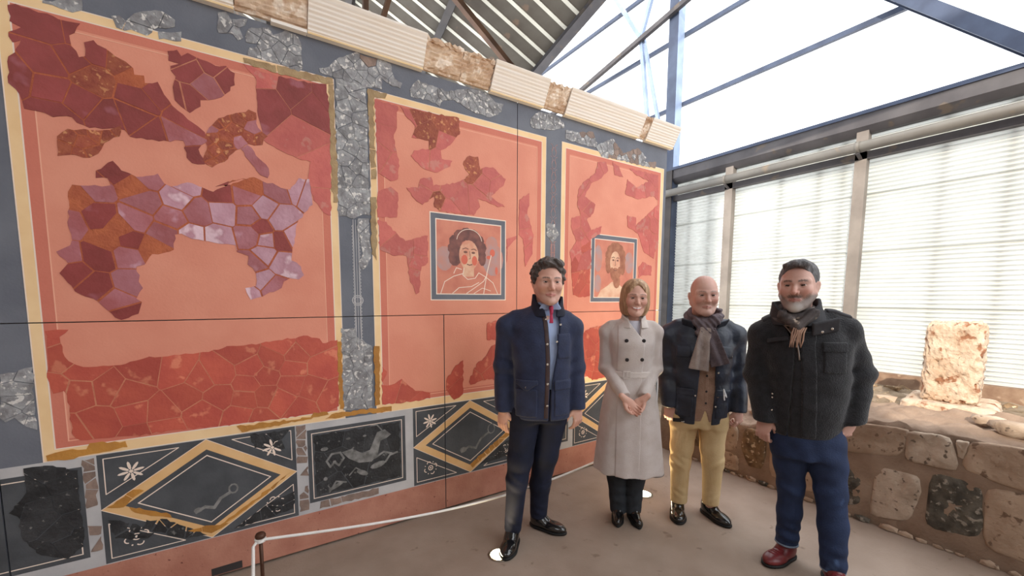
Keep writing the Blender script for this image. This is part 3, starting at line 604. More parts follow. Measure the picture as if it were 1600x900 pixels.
paint('painted_line', stroke([(1.34,1.76),(1.33,1.71),(1.37,1.68),(1.43,1.69),(1.46,1.73)],.005)+stroke([(1.16,1.58),(1.19,1.66),(1.26,1.70),(1.33,1.72)],.005)+stroke([(1.25,1.58),(1.30,1.62),(1.40,1.63),(1.46,1.66)],.005)+stroke([(1.36,1.58),(1.44,1.63),(1.50,1.67),(1.53,1.72)],.005)+stroke([(1.46,1.73),(1.52,1.70),(1.58,1.66),(1.62,1.58)],.005)+stroke([(1.50,1.58),(1.53,1.74),(1.565,1.86)],.006)+stroke([(1.42,1.58),(1.49,1.62),(1.56,1.6)],.004)+stroke([(1.26,1.72),(1.28,1.76),(1.32,1.75)],.005), 'pale_line', 3.2)
paint('painted_bloom', [ell(1.575,1.88,.022,.028,10),ell(1.545,1.845,.02,.014,8),ell(1.61,1.75,.012,.03,8)], 'portrait_cheek', 3.0, True)
picture(2.574,3.165,1.515,2.11,'slate')
paint('picture_cloud', [ell(2.66,1.9,.05,.12,12),ell(2.66,1.68,.045,.08,12),ell(3.06,1.88,.06,.1,12)], 'portrait_grey', 2.3, True)
paint('painted_shoulder', [[(2.66,1.56),(2.70,1.62),(2.78,1.66),(2.84,1.70),(2.93,1.68),(2.99,1.64),(3.0,1.56)]], 'portrait_flesh', 2.6)
paint('painted_hair', [ell(2.88+.09*math.cos(a),1.915+.10*math.sin(a),.045,.045,9) for a in [k*.5-.6 for k in range(11)]]+[ell(2.79,1.84,.035,.07,10),ell(2.975,1.84,.035,.08,10)], 'portrait_blonde', 2.8)
paint('painted_face', [ell(2.875,1.87,.066,.105,20)], 'portrait_skin', 3.1)
paint('painted_beard', [ell(2.88,1.765,.06,.062,14),ell(2.90,1.70,.045,.06,12),ell(2.835,1.79,.022,.04,10),ell(2.93,1.79,.024,.05,10)], 'portrait_blonde', 3.3)
paint('painted_features', [ell(2.85,1.895,.014,.008,10),ell(2.905,1.893,.014,.008,10)]+stroke([(2.83,1.915),(2.85,1.922),(2.868,1.915)],.006)+stroke([(2.89,1.913),(2.908,1.92),(2.925,1.912)],.006)+stroke([(2.875,1.90),(2.88,1.85),(2.87,1.845)],.004)+stroke([(2.86,1.805),(2.878,1.80),(2.895,1.805)],.007), 'portrait_dark',  3.6, True)

# plaster fragments: traced patches broken into pieces along random cracks
rf = random.Random(11)
def rough(poly, step=.02, amp=.006):
    out = []
    for i in range(len(poly)):
        a,b = poly[i-1],poly[i]; L = math.hypot(b[0]-a[0],b[1]-a[1]); n = max(1,int(L/step))
        for k in range(n):
            t = k/n; out.append((a[0]+(b[0]-a[0])*t+rf.uniform(-amp,amp)*(k>0), a[1]+(b[1]-a[1])*t+rf.uniform(-amp,amp)*(k>0)))
    return out
def inside(p, poly):
    r = False
    for i in range(len(poly)):
        a,b = poly[i-1],poly[i]
        if (a[1] > p[1]) != (b[1] > p[1]) and p[0] < (b[0]-a[0])*(p[1]-a[1])/(b[1]-a[1])+a[0]: r = not r
    return r
def tri_of(poly):
    t = tessellate_polygon([[Vector((a,b,0)) for a,b in poly]]); return [[poly[k] for k in f] for f in t]
def connected(bits):
    par = list(range(len(bits)))
    def find(a):
        while par[a] != a: a = par[a]
        return a
    seen = {}
    for i,q in enumerate(bits):
        for k in range(len(q)):
            a,b = q[k-1],q[k]; key = (round((a[0]+b[0])*2e4),round((a[1]+b[1])*2e4))
            for dx in (-1,0,1):
                for dz in (-1,0,1):
                    j = seen.get((key[0]+dx,key[1]+dz))
                    if j is not None: par[find(i)] = find(j)
            seen[key] = i
    out = {}
    for i in range(len(bits)): out.setdefault(find(i),[]).append(bits[i])
    return list(out.values())
def mortar(poly, m, mname):
    for b,o in zip(BOARDS,bobj):
        bits = [c for c in (clipb(t if area(t) > 0 else t[::-1],b) for t in tri_of(poly)) if c]
        for grp in connected(bits):
            bm = bmesh.new()
            for q in grp:
                try: bm.faces.new([bm.verts.new((p[0],FY-.0024,p[1])) for p in q])
                except ValueError: pass
            bmesh.ops.remove_doubles(bm,verts=bm.verts,dist=2e-5); r = bmesh.ops.extrude_face_region(bm,geom=list(bm.faces)); bmesh.ops.translate(bm,verts=[e for e in r['geom'] if isinstance(e,bmesh.types.BMVert)],vec=(0,.0024,0)); obj(mname,bm,m,o)
def fragments(poly, size, m, mort, name='plaster_fragment', gap=.006, th=3.6, keep=1.0, mname='mortar_patch', m2=None):
    poly = rough(poly)
    if mort: mortar(poly,mort,mname)
    xs = [p[0] for p in poly]; zs = [p[1] for p in poly]
    seeds = []; tries = 0; tris = tri_of(poly)
    want = max(1,int(abs(area(poly))/(size*size*.8)))
    while len(seeds) < want and tries < 6000:
        tries += 1; p = (rf.uniform(min(xs),max(xs)),rf.uniform(min(zs),max(zs)))
        if inside(p,poly) and all((p[0]-q[0])**2+(p[1]-q[1])**2 > (size*.62)**2 for q in seeds): seeds.append(p)
    if not seeds: seeds = [(sum(xs)/len(xs),sum(zs)/len(zs))]
    for i,s in enumerate(seeds):
        if rf.random() > keep: continue
        cut = []
        for j,t in enumerate(seeds):
            if j == i: continue
            dx,dz = t[0]-s[0],t[1]-s[1]; L = math.hypot(dx,dz)
            if L > size*4: continue
            nx,nz_ = dx/L,dz/L; cut.append((nx,nz_,nx*(s[0]+t[0])/2+nz_*(s[1]+t[1])/2-gap/2*rf.uniform(.3,1.5)))
        for b,o in zip(BOARDS,bobj):
            box4 = [(1,0,b[1]),(-1,0,-b[0]),(0,1,b[3]),(0,-1,-b[2])]; bits = []
            for tri in tris:
                q = tri
                for n in cut+box4:
                    q = clip(q,*n)
                    if len(q) < 3: break
                if len(q) >= 3 and abs(area(q)) > 1e-7: bits.append(q)
            for grp in connected(bits):
                if sum(abs(area(q)) for q in grp) < 8e-5: continue
                bm = bmesh.new(); y1 = FY-(th+rf.uniform(-.5,.8))/1000
                for q in grp:
                    if area(q) < 0: q = q[::-1]
                    try: bm.faces.new([bm.verts.new((p[0],y1,p[1])) for p in q])
                    except ValueError: pass
                bmesh.ops.remove_doubles(bm,verts=bm.verts,dist=2e-5); bmesh.ops.dissolve_degenerate(bm,dist=1e-5,edges=bm.edges)
                if not bm.faces: bm.free(); continue
                r = bmesh.ops.extrude_face_region(bm,geom=list(bm.faces)); bmesh.ops.translate(bm,verts=[e for e in r['geom'] if isinstance(e,bmesh.types.BMVert)],vec=(0,FY-y1,0))
                obj(name,bm,m(s[0],s[1]) if callable(m) else (m2 if m2 and rf.random() < .3 else m),o)
def red_of(x,z): return 'frag_lilac' if rf.random() < (x+.62)*.75 and x > -.35 else ('frag_purple' if rf.random() < .62 else 'frag_dark')
def top_of(x,z): return 'frag_lilac' if x > -.12 and rf.random() < .55 else ('frag_purple' if rf.random() < (x+.75)*.9 else ('frag_brown' if rf.random() < .12 else 'frag_dark'))
CRACK = {'dark1':(.11,top_of,'mortar_orange',None,.006),'brown1':(.05,'frag_brown','mortar_orange',None,.006),'dark2':(.09,'frag_dark','mortar_pale','frag_purple',.006),'brown2':(.055,'frag_brown','mortar_orange','frag_purple',.007),
 'dark3':(.16,'frag_dark','mortar_pale','frag_rose',.003),'dark4':(.09,'frag_purple','mortar_pale',None,.005),'purple1':(.105,red_of,'mortar_orange',None,.008),'orange1':(.125,'frag_orange','mortar_pale',None,.005)}
for k,p in RED.items():
    base = ''.join(ch for ch in k if not ch.isdigit())
    sz,m,mo,m2,gp = CRACK.get(k,(.125 if base == 'rose' else .12,'frag_'+base,'mortar_pale','frag_brown' if k in ('rose2','rose3') else None,.004))
    fragments(p,sz,m,mo,gap=gp,m2=m2,keep=.9 if k in ('dark1','purple1') else 1)
for k,p in GREY.items():
    fragments(p, .06 if k[1] in '2345678' or k in ('g9','g10','gleft') else .085, 'frag_black' if k.startswith('gd') else 'frag_grey', 'mortar_pale' if k.startswith('gp') and False else None, 'grey_fragment', .003, 3.6, m2='frag_taupe' if k in ('g7','g10') else None)
for k,p in OCH.items(): fragments(p, .09, 'frag_ochre' if k in ('o1','o2','o3','o9','o10') else 'frag_olive', None, 'ochre_fragment', .007, 4.5)
# dark and taupe fragments in the dado
def blobs(x0,x1,z0,z1,size,m,name,keep=.85,gap=.008): fragments(rect(x0,x1,z0,z1),size,m,None,name,gap,4,keep)
blobs(-.668,-.628,.32,.78,.05,'frag_taupe','taupe_fragment'); blobs(.232,.282,.26,.79,.05,'frag_taupe','taupe_fragment'); blobs(.30,.84,.757,.785,.10,'frag_taupe','taupe_fragment'); blobs(.30,.70,.25,.29,.07,'frag_taupe','taupe_fragment',.6)
fragments([(-.10,.255),(.20,.29),(.21,.40),(.08,.36)],.06,'frag_black',None,'black_fragment',.004,3.2)
fragments([(.02,.70),(.20,.66),(.20,.775),(.0,.78)],.075,'frag_black',None,'black_fragment',.004,3.0,.8)
fragments([(-.36,.30),(-.30,.27),(-.22,.26),(-.30,.33),(-.38,.40),(-.46,.42),(-.48,.38)],.05,'frag_black',None,'black_fragment',.006,3.4,.8)
fragments([(-.60,.46),(-.52,.42),(-.42,.36),(-.46,.32),(-.58,.36)],.05,'frag_black',None,'black_fragment',.01,3.4,.7)
fragments([(1.45,.28),(1.78,.30),(1.80,.46),(1.62,.38)],.06,'frag_black',None,'black_fragment',.004,3.2)
for P in ([(-.60,.525),(-.50,.59),(-.46,.575),(-.54,.51)],[(-.52,.505),(-.38,.435),(-.36,.40),(-.50,.47)],[(-.18,.27),(.10,.44),(.16,.50),(.21,.52),(.10,.46),(-.16,.30)],[(-.30,.31),(-.20,.265),(-.12,.30),(-.2,.31)],[(1.40,.27),(1.75,.475),(1.70,.49),(1.38,.30)]): fragments(P,.05,'frag_ochre',None,'ochre_fragment',.005,3.6)
# speckled scatter of old paint in the black panel
fragments([(.325,.335),(.85,.335),(.85,.715),(.325,.715)],.16,'frag_black',None,'black_fragment',.003,2.3)

# ---- cornice: moulded plaster lengths, new white ones and old weathered ones
cor = empty('cornice', (1.2,FY,3.0)); tag(cor, 'moulded white cornice along the top of the mural with broken old pieces', 'cornice')
PROF = [(0,0),(.032,0),(.036,.014)]+[(.040+.0055*k+(0 if k%2 else .003),.018+.0098*k) for k in range(15)]+[(.126,.166),(.128,.174),(0,.178)]
def length(x0,x1,old,s0=0,s1=0):
    bm = bmesh.new(); rows = []; n = 14 if old else 1; rr = random.Random(int(x0*1000)+9)
    prof = PROF
    for i in range(n+1):
        t = i/n; row = []
        for k,(p,z) in enumerate(prof):
            x = x0+(x1-x0)*t+(s0*(1-t)+s1*t)*z/.17
            if old:
                wv = .007*nz(x*6,z*30)+rr.uniform(-.004,.004); top = -rr.uniform(0,.022) if z > .15 else 0
                row.append(bm.verts.new((x+(rr.uniform(-.006,.006) if i in (0,n) else 0),FY-max(0,p-.012+wv if p > 0 else 0),3.002+z*1.0+top+(.012 if z < .02 else 0))))
            else: row.append(bm.verts.new((x,FY-p,3.0+z)))
        rows.append(row)
    K = len(prof)
    for a,b in zip(rows,rows[1:]):
        for k in range(K): bm.faces.new((a[k],a[(k+1)%K],b[(k+1)%K],b[k]))
    bm.faces.new(rows[0]); bm.faces.new(rows[-1][::-1])
    o = obj('old_moulding' if old else 'new_moulding', bm, 'cornice_old' if old else 'cornice_new', cor); o.location = (-1.2,-FY,-3.0)
    if not old:
        e = obj('lower_edge', bxm(x0,x1,FY-.0365,FY-.034,3.0,3.010), 'cornice_edge', o)
for a,b,old in ((-1.7,-.30,0),(-.295,-.16,1),(-.155,.036,0),(.04,.372,1),(.376,1.043,0),(1.047,1.300,1),(1.304,1.535,1),(1.54,2.012,0),(2.016,2.22,1),(2.225,3.10,0),(3.105,3.19,1),(3.195,3.60,0)):
    length(a,b,old)
obj('lower_edge', bxm(.20,.372,FY-.04,FY-.002,2.998,3.014), 'cornice_new', cor).location = (-1.2,-FY,-3.0)

# ---- rope barrier
def barrier_post(x,y,label):
    r = empty('barrier_post',(x,y,0)); tag(r,label,'barrier post')
    bm = bmesh.new(); lathe(bm,[(.10,0),(.10,.006),(.095,.012),(.012,.016)],seg=28); obj('base',bm,'disc_dark',r)
    obj('rod', tubem([(0,0,.01),(0,0,.39)],.0085,12),'post_brown',r,True)
    bm = bmesh.new(); lathe(bm,[(.010,.375),(.022,.380),(.024,.392),(.018,.402),(.004,.406)],seg=18); obj('finial',bm,'post_brown',r,True)
barrier_post(.02,2.27,'thin brown metal barrier post with white rope looped round its top')
barrier_post(2.99,2.285,'barrier post with dark round base behind the woman in the beige coat')
lead = [(-.9,.8,.012),(-.5,1.2,.012),(-.2,1.6,.03),(-.06,1.9,.14),(-.02,2.10,.25),(-.012,2.235,.36)]
loop = [(.02+.020*math.cos(a),2.27+.020*math.sin(a),.366+.008*(a+1.6)/6) for a in [-2.6+i*.45 for i in range(15)]]
P = [(.05+2.90*i/38, 2.252, .372-.155*math.sin(PI*i/38)*(1-.15*i/38)) for i in range(39)]
tag(obj('barrier_rope', tubem(lead+loop+P,.0075,8),'rope',None,True),'white rope hanging slack between two low posts in front of the mural','rope')

# ---- uplights sunk in the floor
def uplight(x,y,label,en):
    r = empty('floor_uplight',(x,y,0)); tag(r,label,'floor light')
    bm = bmesh.new(); lathe(bm,[(.070,0),(.070,.004),(.066,.006),(.056,.006),(.056,.003),(.001,.003)],seg=32); obj('ring',bm,'lamp_ring',r,True)
    bm = bmesh.new(); lathe(bm,[(.055,.0032),(.050,.006),(.03,.008),(.001,.0085)],seg=32); obj('lens',bm,'lamp_glow',r,True)
    d = bpy.data.lights.new('uplight_lamp','SPOT'); d.energy = en; d.color = (1,.76,.42); d.spot_size = 1.9; d.spot_blend = .8; d.shadow_soft_size = .04
    l = bpy.data.objects.new('uplight_lamp',d); C.objects.link(l); l.parent = r; l.location = (0,0,.02); l.rotation_euler = (PI,0,0)
uplight(1.232,2.015,'glowing round floor light at the toe of the man in the navy jacket',12)
uplight(2.60,2.06,'glowing round floor light behind the woman in the beige coat',34)

# ================================================================ PEOPLE: shapes grown as smooth distance fields and meshed
def V3(a): return np.array(a, dtype=np.float32)
class Field:
    """sample points of a box as broadcast arrays"""
    def __init__(s, lo, hi, h):
        s.lo = np.array(lo,float); n = np.maximum(3,np.ceil((np.array(hi)-s.lo)/h).astype(int)+1); s.h = h; s.n = n
        ax = [(s.lo[i]+h*np.arange(n[i])).astype(np.float32) for i in range(3)]
        s.x,s.y,s.z = ax[0][:,None,None],ax[1][None,:,None],ax[2][None,None,:]
class Pts:
    def __init__(s, P): s.x,s.y,s.z = P[:,0].astype(np.float32),P[:,1].astype(np.float32),P[:,2].astype(np.float32)
class Sub:
    """the same points seen from a turned frame: origin o, columns of R are its axes"""
    def __init__(s, g, o, R):
        dx,dy,dz = g.x-o[0],g.y-o[1],g.z-o[2]
        s.x = dx*R[0][0]+dy*R[1][0]+dz*R[2][0]; s.y = dx*R[0][1]+dy*R[1][1]+dz*R[2][1]; s.z = dx*R[0][2]+dy*R[1][2]+dz*R[2][2]
def rotm(rx=0,ry=0,rz=0):
    return np.array((Matrix.Rotation(rz,3,'Z') @ Matrix.Rotation(ry,3,'Y') @ Matrix.Rotation(rx,3,'X')))
def cap(g,a,b,ra,rb=None):
    rb = ra if rb is None else rb; d = V3(b)-V3(a); L = float(d@d)+1e-9
    px,py,pz = g.x-a[0],g.y-a[1],g.z-a[2]
    t = np.clip((px*d[0]+py*d[1]+pz*d[2])/L,0,1)
    return np.sqrt((px-t*d[0])**2+(py-t*d[1])**2+(pz-t*d[2])**2)-(ra+(rb-ra)*t)
def ellp(g,c,r):
    px,py,pz = (g.x-c[0])/r[0],(g.y-c[1])/r[1],(g.z-c[2])/r[2]
    k = np.sqrt(px*px+py*py+pz*pz); return (k-1)*min(r)
def sph(g,c,r): return np.sqrt((g.x-c[0])**2+(g.y-c[1])**2+(g.z-c[2])**2)-r
def bx(g,c,h,r=0):
    qx,qy,qz = np.abs(g.x-c[0])-h[0]+r,np.abs(g.y-c[1])-h[1]+r,np.abs(g.z-c[2])-h[2]+r
    return np.sqrt(np.maximum(qx,0)**2+np.maximum(qy,0)**2+np.maximum(qz,0)**2)+np.minimum(np.maximum(np.maximum(qx,qy),qz),0)-r
def smin(a,b,k):
    h = np.clip(.5+.5*(b-a)/k,0,1); return b+(a-b)*h-k*h*(1-h)
def smax(a,b,k): return -smin(-a,-b,k)
def chain(g,pts,k=.02):
    d = None
    for (a,ra),(b,rb) in zip(pts,pts[1:]):
        e = cap(g,a,b,ra,rb); d = e if d is None else smin(d,e,k)
    return d
def crv(z,zs,vs):
    """smooth interpolation of a profile along height"""
    zs = np.array(zs,float); vs = np.array(vs,float); zz = np.linspace(zs[0],zs[-1],160); vv = np.interp(zz,zs,vs)
    w = 9; k = np.hanning(w+2)[1:-1]; k /= k.sum(); vp = np.concatenate([np.full(w//2,vv[0]),vv,np.full(w//2,vv[-1])]); vv = np.convolve(vp,k,'valid')
    return np.interp(z,zz,vv).astype(np.float32)
def loft(g,tab,n=2.3,round_=.02):
    """tab rows: z, cx, cy, rx, ry; rounded-elliptic sections"""
    T = np.array(tab,float).T; z = g.z
    cx,cy,rx,ry = [crv(z,T[0],T[i]) for i in (1,2,3,4)]
    k = (np.abs((g.x-cx)/rx)**n+np.abs((g.y-cy)/ry)**n)**(1/n)
    d = (k-1)*np.minimum(rx,ry)
    return smax(d,np.maximum(z-T[0][-1],T[0][0]-z),round_)
def wrinkle(g,seed,amp,f=(18,18,30)):
    r = np.random.default_rng(seed); d = 0
    for i in range(5):
        k = r.normal(0,1,3)*np.array(f); d = d+np.sin(g.x*k[0]+g.y*k[1]+g.z*k[2]+r.uniform(0,6))
    return d*amp/3
def crease(g,c,dirn,freq,amp,rad):
    """folds around a joint"""
    q = np.exp(-((g.x-c[0])**2+(g.y-c[1])**2+(g.z-c[2])**2)/(rad*rad)); s = (g.x-c[0])*dirn[0]+(g.y-c[1])*dirn[1]+(g.z-c[2])*dirn[2]
    return amp*q*np.sin(s*freq)
def nets(fn, lo, hi, h):
    """naive surface nets"""
    g = Field(lo,hi,h); v = np.broadcast_to(fn(g),tuple(g.n)).astype(np.float32).copy()
    v[0],v[-1] = np.maximum(v[0],h),np.maximum(v[-1],h); v[:,0],v[:,-1] = np.maximum(v[:,0],h),np.maximum(v[:,-1],h); v[:,:,0],v[:,:,-1] = np.maximum(v[:,:,0],h),np.maximum(v[:,:,-1],h)
    ins = v < 0; nx,ny,nz_ = (int(q)-1 for q in g.n)
    cs = np.zeros((nx,ny,nz_),np.int8)
    for i in (0,1):
        for j in (0,1):
            for k in (0,1): cs += ins[i:i+nx,j:j+ny,k:k+nz_]
    cells = np.argwhere((cs > 0) & (cs < 8)); idx = np.full((nx,ny,nz_),-1,np.int64); idx[tuple(cells.T)] = np.arange(len(cells))
    acc = np.zeros((len(cells),3)); cnt = np.zeros(len(cells)); co = [(i,j,k) for i in (0,1) for j in (0,1) for k in (0,1)]
    for a in co:
        for ax in range(3):
            if a[ax]: continue
            b = list(a); b[ax] = 1
            va = v[cells[:,0]+a[0],cells[:,1]+a[1],cells[:,2]+a[2]]; vb = v[cells[:,0]+b[0],cells[:,1]+b[1],cells[:,2]+b[2]]
            m = (va < 0) != (vb < 0); t = va[m]/(va[m]-vb[m]); p = np.tile(np.array(a,float),(m.sum(),1)); p[:,ax] += t; acc[m] += p; cnt[m] += 1
    P = g.lo+h*(cells+acc/np.maximum(cnt,1)[:,None]); F = []
    for ax in range(3):
        b_,c_ = (ax+1)%3,(ax+2)%3
        s0 = [slice(None)]*3; s1 = [slice(None)]*3; s0[ax] = slice(0,-1); s1[ax] = slice(1,None)
        A,B = ins[tuple(s0)],ins[tuple(s1)]; e = np.argwhere(A != B); e = e[(e[:,b_] > 0) & (e[:,c_] > 0) & (e[:,b_] < g.n[b_]-1) & (e[:,c_] < g.n[c_]-1)]
        fl = A[tuple(e.T)]
        q = []
        for db,dc in ((1,1),(0,1),(0,0),(1,0)):
            f = e.copy(); f[:,b_] -= db; f[:,c_] -= dc; q.append(idx[tuple(f.T)])
        q = np.stack(q,1); q[~fl] = q[~fl][:,::-1]; F.append(q)
    return P, np.concatenate(F)
def mesh_of(name, PF, m, parent, tint=None, smooth=True):
    P,F = PF; me = bpy.data.meshes.new(name); me.from_pydata(P.tolist(),[],F.tolist()); me.update()
    if tint is not None:
        col = tint(P).astype(np.float32); at = me.color_attributes.new('tint','FLOAT_COLOR','POINT'); at.data.foreach_set('color',col.ravel())
    return link(name, me, m, parent, smooth)
def sd(name, fn, lo, hi, h, m, parent, tint=None): return mesh_of(name, nets(fn,lo,hi,h), m, parent, tint)
def join(parts):
    P = []; F = []; n = 0
    for p,f in parts: P.append(p); F.append(f+n); n += len(p)
    return np.concatenate(P), np.concatenate(F)
def surf_y(fn, x, z, y0=-.4, y1=.1):
    """first point of a field met going back from the front at (x,z)"""
    ys = np.linspace(y0,y1,400); P = np.stack([np.full(400,x),ys,np.full(400,z)],1); d = np.broadcast_to(fn(Pts(P)),(400,)); k = np.argmax(d < 0); return float(ys[k])
def patch(name, fn, t, region, lo, hi, h, m, parent):
    """raised piece of cloth lying on a garment: the garment grown by t, cut to a region"""
    return sd(name, lambda g: np.maximum(np.maximum(fn(g)-t, region(g)), -(fn(g)+.012)), lo, hi, h, m, parent)
def button(name, fn, x, z, r, m, parent, t=.004):
    y = surf_y(fn,x,z); bm = bmesh.new(); lathe(bm,[(r,0),(r,t*.6),(r*.8,t),(r*.3,t*.8),(.0005,t*.7)],seg=14)
    for v in bm.verts: v.co = Vector((v.co.x+x, y-v.co.z+.001, v.co.y+z))
    return obj(name,bm,m,parent,True)

# ---- heads ------------------------------------------------------------------------------------------------
def head_field(g, p):
    """g in head coordinates: eyes at z=0, face towards -y, metres for a standard head"""
    jaw = p.get('jaw',1); ck = p.get('cheek',1); nw = p.get('nw',1)
    d = ellp(g,(0,.018,.035),(.075,.094,.086))
    d = smin(d, ellp(g,(0,-.026,-.008),(.063,.066,.082)), .03)
    d = smin(d, cap(g,(0,-.034,-.07),(0,-.068,-.104),.038,.019*p.get('chin',1)+.002), .03)
    for s in (-1,1):
        d = smin(d, cap(g,(s*.055*jaw,.006,-.045),(s*.028*jaw,-.050,-.096),.023,.019), .03)
        d = smin(d, sph(g,(s*.043,-.062,-.026),.020*ck), .03)
        d = smin(d, cap(g,(s*.050,-.064,.019),(s*.012,-.085,.015),.010,.0095), .014)
    d = smin(d, cap(g,(0,-.086,.006),(0,-.107*p.get('nose',1),-.034),.0078,.0098*nw), .014)
    for s in (-1,1): d = smin(d, sph(g,(s*.0120*nw,-.093,-.0375),.0078), .009)
    for s in (-1,1): d = smax(d, -ellp(g,(s*.031,-.101,-.001),(.019,.0185,.0135)), .012)
    for s in (-1,1):                                   # lids over the eyeball
        e = sph(g,(s*.0315,-.0745,-.001),.0140); op = p.get('open',.0032); tilt = g.z-.0-.10*(s*g.x-.0315)
        lid = np.maximum(e, -np.maximum(tilt-op, -(tilt+op)))
        d = smin(d, lid, .003)
    my = -.0685
    for a in (-1,1):
        w = .024*p.get('mouth',1); lift = p.get('smile',0)
        d = smin(d, cap(g,(0,-.0865,my+.0035),(a*w*.9,-.078,my+.001+lift),.0036,.0024), .007)
        d = smin(d, cap(g,(0,-.0855,my-.0060-lift*.6),(a*w*.75,-.079,my-.003+lift*.6),.0044,.0024), .007)
        d = smax(d, -cap(g,(a*.020,-.089,-.040),(a*(.036+lift),-.082,-.064),.0018), .012)   # fold beside the mouth
    d = smax(d, -cap(g,(-.022,-.0905,my+lift_(p)),(.022,-.0905,my+lift_(p)),.0016), .003)
    d = smin(d, ellp(g,(0,-.076,-.105),(.019,.015,.014)), .02)
    for s in (-1,1):
        ear = ellp(Sub(g,(s*.078,.014,-.010),rotm(0,s*.22,s*-.45)),(0,0,0),(.007,.019,.031)); ear = smax(ear,-sph(g,(s*.093,.002,-.004),.011),.006)
        d = smin(d, ear, .008)
    d = smin(d, cap(g,(0,.030,-.06),(0,.042,-.19),.054*p.get('neck',1),.060*p.get('neck',1)), .03)
    return d
def lift_(p): return p.get('smile',0)*.3
def hand_field(g, curl, thumb=.5, s=1.0, spread=.06):
    """hand hanging along -z from the wrist at the origin, palm towards +x, thumb to the front (-y)"""
    d = chain(g,[((0,0,.045),.022*s),((0,0,0),.023*s)])
    d = smin(d, ellp(g,(.002*s,0,-.048*s),(.0165*s,.041*s,.056*s)), .02)
    for i,(y,L,r) in enumerate(((-.030,.078,.0092),(-.010,.088,.0096),(.010,.082,.0093),(.029,.064,.0083))):
        a = (0,y*s,-.088*s); P = [(a,r*1.08*s)]; ang = .18+curl*.35+.05*i; pos = np.array(a); sp = (i-1.5)*spread
        for k,l in enumerate((.46,.31,.25)):
            ang2 = ang+curl*(0.0,.95,1.7)[k]; v = np.array((math.sin(ang2),sp*math.cos(ang2),-math.cos(ang2))); pos = pos+v*L*l*s; P.append((tuple(pos),r*(1,.92,.80)[k]*s))
        d = smin(d, chain(g,P,.004), .006)
    t0 = np.array((.006,-.030,-.018))*s; q = [(tuple(t0),.014*s)]
    for v,l,r in (((.25+.3*thumb,-.62+.3*thumb,-.72),.040,.0125),((.45+.3*thumb,-.25+.2*thumb,-.85),.031,.0108),((.55,.0+.2*thumb,-.83),.024,.0088)):
        v = np.array(v); t0 = t0+v/np.linalg.norm(v)*l*s; q.append((tuple(t0),r*s))
    return smin(d, chain(g,q,.005), .010)
mat('skin', (216,172,154), .5, (208,158,140), 9, 5, bump=.08, bscale=160, vcol=True, spec=.4)
mat('skin_ruddy', (204,164,150), .5, (196,150,136), 9, 5, bump=.08, bscale=160, vcol=True, spec=.4)
mat('eye_white', (206,196,190), .25); mat('eye_iris', (58,42,34), .15); mat('teeth', (240,236,228), .3)
def eye_obj(c, r, gaze, parent):
    bm = bmesh.new(); bmesh.ops.create_uvsphere(bm,u_segments=16,v_segments=12,radius=r); me = bpy.data.meshes.new('eye'); bm.to_mesh(me); bm.free()
    me.materials.append(MAT['eye_white']); me.materials.append(MAT['eye_iris']); gz = Vector(gaze).normalized()
    for f in me.polygons:
        if f.center.normalized().dot(gz) > .76: f.material_index = 1
    return link('eye',me,None,parent,True,c)
